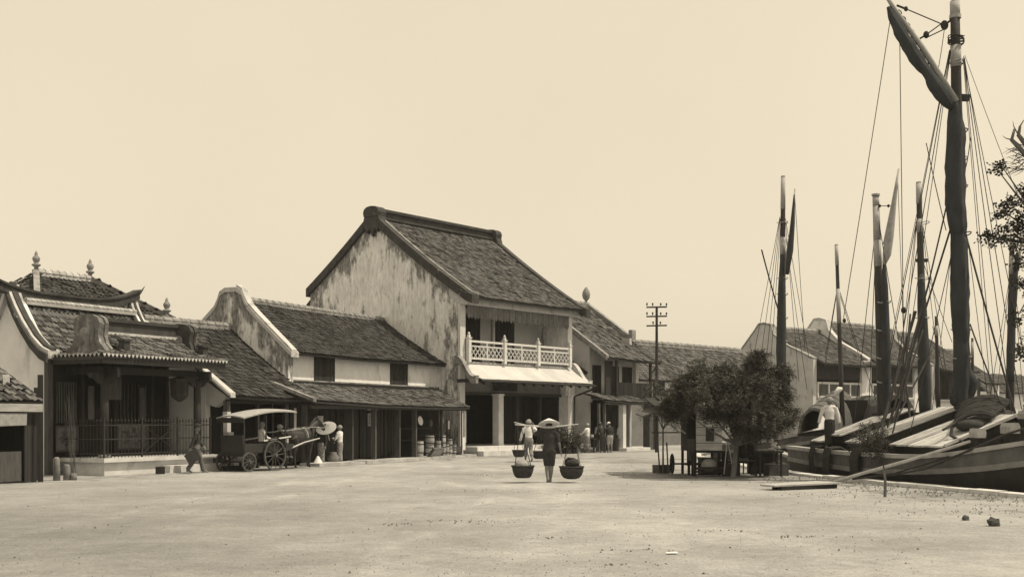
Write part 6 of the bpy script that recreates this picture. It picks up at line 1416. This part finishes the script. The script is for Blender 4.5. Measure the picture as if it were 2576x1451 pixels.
# ------------------------------------------------------------------ goods, stalls and litter
bph = rotz_of(25)
bfr = Matrix.Translation((-8.38, 42.74, 0)) @ Matrix.Rotation(bph, 4, 'Z')
def tub(label, u, v, r, hs_, z=.12, grp='tubs standing in front of the row shophouse'):
    t = thing('wooden_tub', label, 'tub', tuple(bfr @ V((u, v, z))), u, grp); zz = 0
    for h in hs_:
        obj('staves', MB().lathe([(r*.86, zz), (r, zz+h*.5), (r*.92, zz+h*.97), (r*.84, zz+h*.97), (r*.84, zz+h*.9)], (0, 0, 0), 14), 'wood_grey', t, smooth=False)
        for f in (.2, .75): obj('hoop', MB().lathe([(r*1.0, zz+h*f), (r*1.03, zz+h*f+.02), (r*1.0, zz+h*f+.04)], (0, 0, 0), 14), 'iron', t)
        zz += h
for lab, u, v, r, h in (('wide short tub behind the tilted tray at the shop front', 7.15, -1.75, .19, (.62,)), ('largest tub in the row of tubs at the shop front', 7.75, -1.9, .2, (.42, .42)), ('slim tall tub right of the largest tub', 8.2, -2.05, .13, (.62,)), ('tallest double tub in the middle of the tubs', 8.55, -2.05, .16, (.42, .42)), ('small slim tub right of the tallest tub', 8.85, -2.1, .11, (.46,)), ('double tub second from the right end of the tubs', 9.15, -2.08, .13, (.32, .36)), ('smallest tub at the right end of the tubs', 9.5, -2.1, .11, (.24, .22))): tub(lab, u, v, r, h)
tr = thing('tilted_tray', 'shallow wooden tray tilted towards the street before the tubs', 'tray', tuple(bfr @ V((7.35, -2.35, .12))), bph); tr.rotation_euler = (R(-52), 0, bph)
obj('tray_bottom', bx(-.35, .45, -.32, .25, 0, .03), 'wood_grey', tr)
for x0, x1, y0, y1 in ((-.38, -.352, -.34, .27), (.452, .48, -.34, .27), (-.35, .45, -.35, -.322), (-.35, .45, .252, .28)): obj('tray_side', bx(x0, x1, y0, y1, 0, .12), 'wood_mid', tr)
rr = random.Random(12)
k = 0
for i, (x, y, z) in enumerate(((570, 1092, 0), (580, 1092, 0), (571, 1105, 0), (582, 1105, 0), (592, 1104, 0), (572, 1117, 0), (583, 1117, 0), (594, 1115, 0), (604, 1116, 0), (574, 1129, 0), (586, 1129, 0), (597, 1128, 0), (576, 1141, 0), (588, 1141, 0), (578, 1153, 0), (591, 1153, 0), (602, 1141, 0), (604, 1153, 0), (580, 1164, 0), (593, 1164, 0))):
    p = AT(x, y, 37.6); s = .075+.01*rr.random()
    solo('tin_box', bx(-s, s, -s*1.1, s*1.1, -.072, .072), 'stone_pale' if i % 3 else 'stone', 'small pale square tin stacked against the corner post by the temple', 'tin box', tuple(p), .5+rr.uniform(-.1, .1), 'stacked tins by the corner post')
solo('tin_pallet', bx(-.35, .45, -.2, .2, 0, .14), 'wood', 'low dark block under the stacked tins', 'block', (*G(588, 1183), 0), .5)
for i, x in enumerate((566, 617, 633)):
    solo('stone_post', MB().lathe([(.10, 0), (.095, .3), (.085, .44), (.05, .5)], (0, 0, 0), 10), 'stone', ['worn pale stone post at the right end of the temple plinth', 'pale stone post between the stacked tins and the rear carriage wheel', 'pale stone post seen through the spokes of the rear carriage wheel'][i], 'stone post', (*G(x, 1181-i), 0), 0, None, True)
solo('gutter_stone', bx(-.12, .12, -.08, .08, 0, .22), 'wood', 'small dark block at the foot of the temple plinth', 'block', (*G(403, 1192), 0), .5)
for i in range(5): solo('loose_timber', bx(-.5, .5, -.05, .05, 0, .06), 'wood_mid', ['dark loose timber on the kerb left of the shop boards', 'loose timber on the kerb below the paper notice', 'short timber lying by the pony hooves', 'timber lying on the kerb beneath the boards', 'timber on the kerb near the tilted tray'][i], 'timber', (*G((880, 925, 845, 900, 960)[i], (1165, 1161, 1170, 1163, 1157)[i]), 0), bph+rr.uniform(-.2, .2))

for lab, (x, y), m, pr in (('round dark water jar between the pony and the shop boards', (838, 1168), 'stone_dark', [(.12, 0), (.2, .12), (.22, .26), (.12, .4), (.13, .44)]), ('smaller water jar beside the shop boards behind the parasol', (848, 1166), 'stone_dark', [(.08, 0), (.14, .1), (.15, .2), (.08, .3), (.09, .33)]), ('pale cone of cloth standing between the pony legs and the kerb', (800, 1171), 'cloth_w', [(.2, 0), (.17, .1), (.05, .3), (.02, .34)]), ('shallow basket on the kerb near the end of the shop boards', (985, 1156), 'basket', [(.12, 0), (.2, .14), (.21, .16)]), ('round basket before the corner of the big gabled house', (1150, 1149), 'basket', [(.14, 0), (.22, .2), (.2, .22)])):
    solo('jar' if 'jar' in lab else 'basket' if 'basket' in lab else 'cloth_cone', MB().lathe(pr, (0, 0, 0), 12), m, lab, 'jar' if 'jar' in lab else 'basket' if 'basket' in lab else 'cloth', (*G(x, y), 0), 0, None, True)
for i, (u, z) in enumerate(((7.2, 1.55), (8.1, 1.45), (9.0, 1.6), (9.7, 1.35))):
    h_ = thing('hanging_ware', ['pale round tray hanging at the left of the open shop bay', 'small dark bundle hanging in the open shop bay', 'pale ringed sieve hanging above the tubs', 'pale cloth strip hanging near the white frame post'][i], 'hanging ware', tuple(bfr @ V((u, -1.75, z))), bph)
    if i == 1: obj('bundle', MB().ell((0, 0, 0), (.1, .1, .16), 8, 6), 'wood_mid', h_, smooth=True)
    elif i == 3: obj('strip', bx(-.05, .05, -.01, .01, -.15, .2), 'cloth_w', h_)
    else: obj('disc', MB().lathe([(.16, 0), (.19, .02), (.19, .04), (.15, .03)], (0, 0, 0), 14).xf(Matrix.Rotation(R(80), 4, 'X')), 'straw' if i == 0 else 'wood_grey', h_)
    obj('cord', MB().tube([(0, 0, .1), (0, 0, 2.05-z)], .006, 4), 'rope', h_)

# food stall under the tree
sf = thing('food_cart', 'boxy wooden food cart with pale plank side under the feathery tree', 'food cart', (5.05, 34.3, 0), .05)
obj('cart_body', bx(0.02, .98, .02, 1.1, .70, 1.85), 'wood', sf)
for i in range(5): obj('side_plank', bx(.24, 1.0, -.02-.008*(i % 2), .018, .70+i*.23, .70+(i+1)*.23-.012), 'plank_pale', sf)
obj('corner_board', bx(-.02, .235, -.03, .017, .30, 2.05), 'wood', sf); obj('lower_board', bx(-.015, .2, -.045, -.031, .42, 1.05), 'wood_mid', sf)
obj('hatch', bx(.52, .76, -.05, -.03, .98, 1.35), 'wood_mid', sf)
for x in (.02, .9):
    for y in (.05, 1.0): obj('leg', bx(x, x+.07, y, y+.07, 0, .7), 'wood', sf)
obj('under_shelf', bx(.0, 1.0, .1, 1.0, .28, .33), 'wood', sf)
w = obj('wheel', MB().lathe([(.05, -.06), (.05, .06)], (0, 0, 0), 8).xf(Matrix.Translation((-.28, .9, .30)) @ Matrix.Rotation(R(90), 4, 'Y')), 'wood', sf)
obj('rim', MB().tube([(-.28, .9+.28*math.cos(a), .30+.28*math.sin(a)) for a in [i*math.pi/12 for i in range(25)]], .024, 6, False), 'wood', w)
for i in range(8): a = i*math.pi/4; obj('spoke', MB().bar((-.28, .9, .30), (-.28, .9+.27*math.cos(a), .30+.27*math.sin(a)), .025, .025, (1, 0, 0)), 'wood', w)
obj('axle', MB().bar((-.28, .9, .30), (.1, .9, .30), .05, .05), 'wood', sf)
for i in range(7): obj('roof_slat', MB().bar((-.9+i*.3, -.45, 1.98+i*.055), (-.9+i*.3, 1.3, 2.24+i*.055), .27, .03), 'wood', sf)
obj('awning_flap', MB().hexa([(-1.35, -.3, 1.66), (-.2, -.45, 2.05), (-.2, 1.0, 2.2), (-1.35, 1.0, 1.75), (-1.35, -.3, 1.70), (-.2, -.45, 2.09), (-.2, 1.0, 2.24), (-1.35, 1.0, 1.79)]), 'thatch', sf)
for y in (-.3, .5): obj('awning_strut', MB().tube([(-.85, y, 1.82), (-.1, y+.1, 1.2)], .02, 5), 'bamboo', sf)
sfr = thing('pole_frame', 'spindly frame of thin poles left of the food cart', 'pole frame', (*G(1657, 1190), 0))
o_ = V(sfr.location)
for a, b, d in (((1651, 1062), (1660, 1190), 35.6), ((1677, 1112), (1681, 1191), 35.2), ((1640, 1088), (1712, 1087), 35.4)): obj('frame_pole', MB().tube([AT(*a, d)-o_, AT(*b, d)-o_], .022, 6), 'wood_mid', sfr)
tbk = thing('rough_table', 'dark rough table with a sack under it before the food cart', 'table', (5.15, 33.75, 0), .03)
obj('table_top', bx(-.02, 1.0, 0, .45, .66, .72), 'wood', tbk)
for x in (0, .88):
    for y in (.02, .36): obj('leg', bx(x, x+.08, y, y+.08, 0, .66), 'wood', tbk)
obj('stretcher', bx(.08, .88, .02, .06, .18, .26), 'wood', tbk); obj('shelf', bx(.08, .88, .06, .40, .10, .14), 'wood', tbk)
sk = MB().ell((0, 0, .18), (.24, .18, .2), 12, 8); solo('sack', sk, 'cloth_g', 'grey sack lying on the shelf under the rough table', 'sack', (5.62, 33.98, .12), 0, None, True)
stl = thing('trestle', 'thin A shaped trestle right of the rough table', 'trestle', (6.05, 33.6, 0))
o_ = V(stl.location)
for a, b in (((1830, 1103), (1821, 1192)), ((1830, 1103), (1846, 1192))):
    for dY in (33.3, 33.9): obj('leg', MB().tube([AT(*a, dY)-o_, AT(*b, dY)-o_], .014, 5), 'bamboo', stl)
def stool(nm, label, cat, x, y, w, d, h, rz=.1, m='wood'):
    t = thing(nm, label, cat, (x, y, 0), rz); obj('seat', bx(-w/2, w/2, -d/2, d/2, h-.05, h), m, t)
    for sx_ in (-1, 1):
        for sy_ in (-1, 1): obj('leg', bx(sx_*w*.42-.025, sx_*w*.42+.025, sy_*d*.38-.025, sy_*d*.38+.025, 0, h-.05), m, t)
    return t
stool('bench', 'low dark bench right of the rough table by the trunk', 'bench', 6.55, 34.3, .9, .3, .42); stool('serving_table', 'dark high table with white cloths at the quay side of the tree', 'table', 7.25, 33.7, .72, .5, .72)
stool('stool', 'small dark stool beneath the serving table edge', 'stool', 7.65, 34.6, .3, .3, .36); stool('side_table', 'low dark side table between the trunk and the quay', 'table', 6.95, 35.3, .8, .5, .55)
solo('chest', bx(-.22, .22, -.15, .15, 0, .36), 'wood', 'dark chest standing below the hanging cloth by the trunk', 'chest', (5.98+.25, 33.9, 0), .1)
lnq = thing('washing_line', 'dark cloth hanging from a pale bamboo between tree trunk and table', 'washing', (6.5, 34.2, 0)); o_ = V(lnq.location)
obj('line_pole', MB().tube([AT(1822, 1102, 34.2)-o_, AT(1862, 1104, 34.2)-o_, AT(1905, 1097, 34.2)-o_], .022, 6), 'bamboo', lnq)
k = 12; vs, fs = [], []
for i in range(k+1):
    t = i/k; p = lerp(AT(1856, 1105, 34.18), AT(1907, 1099, 34.18), t)-o_; yy = .05*math.sin(t*14)
    vs += [tuple(p+V((0, yy, 0))), tuple(p+V((.0, yy*1.6, -.44-.12*abs(math.sin(t*5)))))]
for i in range(k): a = 2*i; fs.append((a, a+1, a+3, a+2))
n0 = len(vs); vs += [(x, y+.012, z) for x, y, z in vs]; fs += [tuple(n0+j for j in reversed(f)) for f in fs]
obj('cloth', MB().add(vs, fs), 'cloth_d', lnq)
q = MB()
for i in range(6): q.ell((rr.uniform(-.1, .1), rr.uniform(-.06, .06), .05+i*.04), (rr.uniform(.05, .1), .07, .05), 8, 6)
solo('cloth_pile', q, 'cloth_w', 'crumpled white cloth lying on the serving table', 'cloth', (7.42, 33.65, .72), 0, None, True)
solo('stacked_boxes', bx(-.3, .3, -.2, .2, 0, .34), 'wood_mid', 'low dark crate beside the serving table', 'crate', (7.55, 34.1, 0), .2)
def crate(label, x, y, w, d, h, z=0, rz=.1, m='wood_mid', nm='crate'):
    t = thing(nm, label, 'crate', (x, y, z), rz); n = max(2, int(h/.12))
    obj('box', bx(-w/2+.01, w/2-.01, -d/2+.01, d/2-.01, 0, h-.01), 'interior', t)
    for i in range(n):
        z0, z1 = h*i/n+.004, h*(i+1)/n-.004
        obj('slat', bx(-w/2, w/2, -d/2-.008, -d/2+.009, z0, z1), m, t); obj('slat', bx(-w/2-.008, -w/2+.009, -d/2+.012, d/2, z0, z1), m, t)
crate('dark slatted crate under the right part of the food cart', 5.75, 35.0, .5, .4, .5); crate('slatted crate between the bench and the trunk', 6.3, 34.9, .45, .4, .42, 0, .25)
crate('crate standing on the low dark side table', 6.9, 35.3, .4, .3, .3, .55, .3); crate('large dark crate beyond the serving table near the quay', 7.4, 35.6, .7, .5, .62, 0, -.1, 'wood'); crate('flat low crate behind the food cart wheel', 4.55, 35.9, .5, .4, .25, 0, .4)
solo('awning_cloth', MB().hexa([(0, 0, 1.02), (1.05, 0, 1.05), (1.05, .9, 1.32), (0, .9, 1.30), (0, 0, 1.04), (1.05, 0, 1.07), (1.05, .9, 1.34), (0, .9, 1.32)]), 'thatch', 'low dark mat roof propped between the trunk and the quay', 'mat roof', (6.75, 34.9, 0), .05)
for i, (x, y) in enumerate(((6.78, 34.93), (7.78, 34.98), (6.8, 35.75), (7.75, 35.8))): solo('prop_stick', MB().tube([(0, 0, 0), (0, 0, 1.03 if i < 2 else 1.28)], .022, 6), 'wood_mid', ['front left stick propping the low mat roof', 'front right stick propping the low mat roof', 'rear left stick propping the low mat roof', 'rear right stick propping the low mat roof'][i], 'stick', (x, y, 0))
# fallen clods, paper, litter
for i, (x, y, r) in enumerate(((2430, 1308, .065), (2500, 1322, .10))):
    q = MB().ell((0, 0, r*.5), (r, r*.8, r*.75), 12, 8); q.v = [tuple(V(p)*(1+.45*noise.noise(V(p)*16+V((i*9, 0, 0))))) for p in q.v]
    solo('earth_clod', q, 'debris', ['smaller rough clod on the verge by the quay', 'bigger rough clod with roots on the verge by the quay'][i], 'clod', (*G(x, y), 0))
solo('paper_scrap', MB().add([(-.07, -.05, .006), (.08, -.06, .01), (.07, .06, .012), (-.05, .05, .006), (-.07, -.05, .003), (.08, -.06, .006), (.07, .06, .008), (-.05, .05, .003)], [(0, 1, 2, 3), (7, 6, 5, 4), (0, 4, 5, 1), (1, 5, 6, 2), (2, 6, 7, 3), (3, 7, 4, 0)]), 'cloth_w', 'scrap of white paper lying on the road in the foreground', 'paper', (*G(1688, 1393), .012))
rr = random.Random(44)
q = MB()
def chip(x, y, s, fl=.4):
    o = len(q.v); a = rr.random()*6
    pts = [(x+s*math.cos(a+i*1.571)*rr.uniform(.6, 1.2), y+s*math.sin(a+i*1.571)*rr.uniform(.6, 1.2)) for i in range(4)]
    q.v.extend([(px, py, .0) for px, py in pts]+[(x, y, s*fl+.012)]); q.f.extend([(o+i, o+(i+1) % 4, o+4) for i in range(4)])
clus = [((1170, 1312), 40, 1.1, .5), ((1000, 1318), 12, .4, .3), ((1230, 1195), 26, .9, .8), ((1810, 1335), 14, .6, .3), ((2030, 1350), 16, .4, .3), ((1600, 1175), 60, 1.6, 2.2), ((1560, 1195), 50, 1.6, 1.6), ((1375, 1352), 9, .25, .15), ((2300, 1240), 60, 2.4, .9), ((2450, 1290), 70, 1.6, 1.2), ((2350, 1265), 50, 1.8, 1.), ((1700, 1290), 30, 2.5, 1.2), ((1300, 1235), 20, 1.8, .8), ((1620, 1385), 12, .6, .2), ((1580, 1420), 14, .5, .15), ((2080, 1245), 40, 1.3, .9)]
for (cx_, cy_), n, sx_, sy_ in clus:
    x, y = G(cx_, cy_)
    for _ in range(n): chip(x+rr.gauss(0, sx_*.5), y+rr.gauss(0, sy_*.5), rr.uniform(.008, .026))
for _ in range(110):
    y = 12+38*rr.random()**1.5; chip((rr.uniform(-.46, .40))*y, y, rr.uniform(.008, .028))
ms = bpy.data.meshes.new('litter'); ms.from_pydata(q.v, [], q.f); o = link('litter', ms, 'debris'); o['kind'] = 'stuff'
q = MB()
for _ in range(2600):
    y = 12+26*rr.random()**1.4; chip((rr.uniform(-.46, .36))*y, y, rr.uniform(.004, .010), .5)
ms = bpy.data.meshes.new('gravel'); ms.from_pydata(q.v, [], q.f); o = link('gravel', ms, 'pebble'); o['kind'] = 'stuff'
# dry grass tufts on the verge
q = MB()
for _ in range(480):
    y = rr.uniform(17, 33); lim = 9.0 if y > 30 else lerp(12.6, 9.2, (y-18)/12); x = lim-abs(rr.gauss(0, 1.2))-.15
    for k in range(4):
        a = rr.random()*6.3; h = rr.uniform(.03, .10); o = len(q.v); q.v += [(x-.006, y, 0), (x+.006, y, 0), (x+h*.6*math.cos(a), y+h*.6*math.sin(a), h)]; q.f.append((o, o+1, o+2))
ms = bpy.data.meshes.new('dry_grass'); ms.from_pydata(q.v, [], q.f); o = link('dry_grass', ms, 'dry'); o['kind'] = 'stuff'

# ------------------------------------------------------------------ thin dusty air over the whole place
hz = obj('haze', bx(-905, 905, -125, 1505, -3, 16.5), None); hz['kind'] = 'stuff'
hm_ = bpy.data.materials.new('dusty_air'); hm_.use_nodes = True; hn = hm_.node_tree; hn.nodes.clear()
ho = hn.nodes.new('ShaderNodeOutputMaterial'); hv = hn.nodes.new('ShaderNodeVolumePrincipled')
hv.inputs['Color'].default_value = (.95, .95, .95, 1); hv.inputs['Density'].default_value = .00035; hv.inputs['Anisotropy'].default_value = .2
hn.links.new(hv.outputs[0], ho.inputs['Volume']); hz.data.materials.append(hm_)
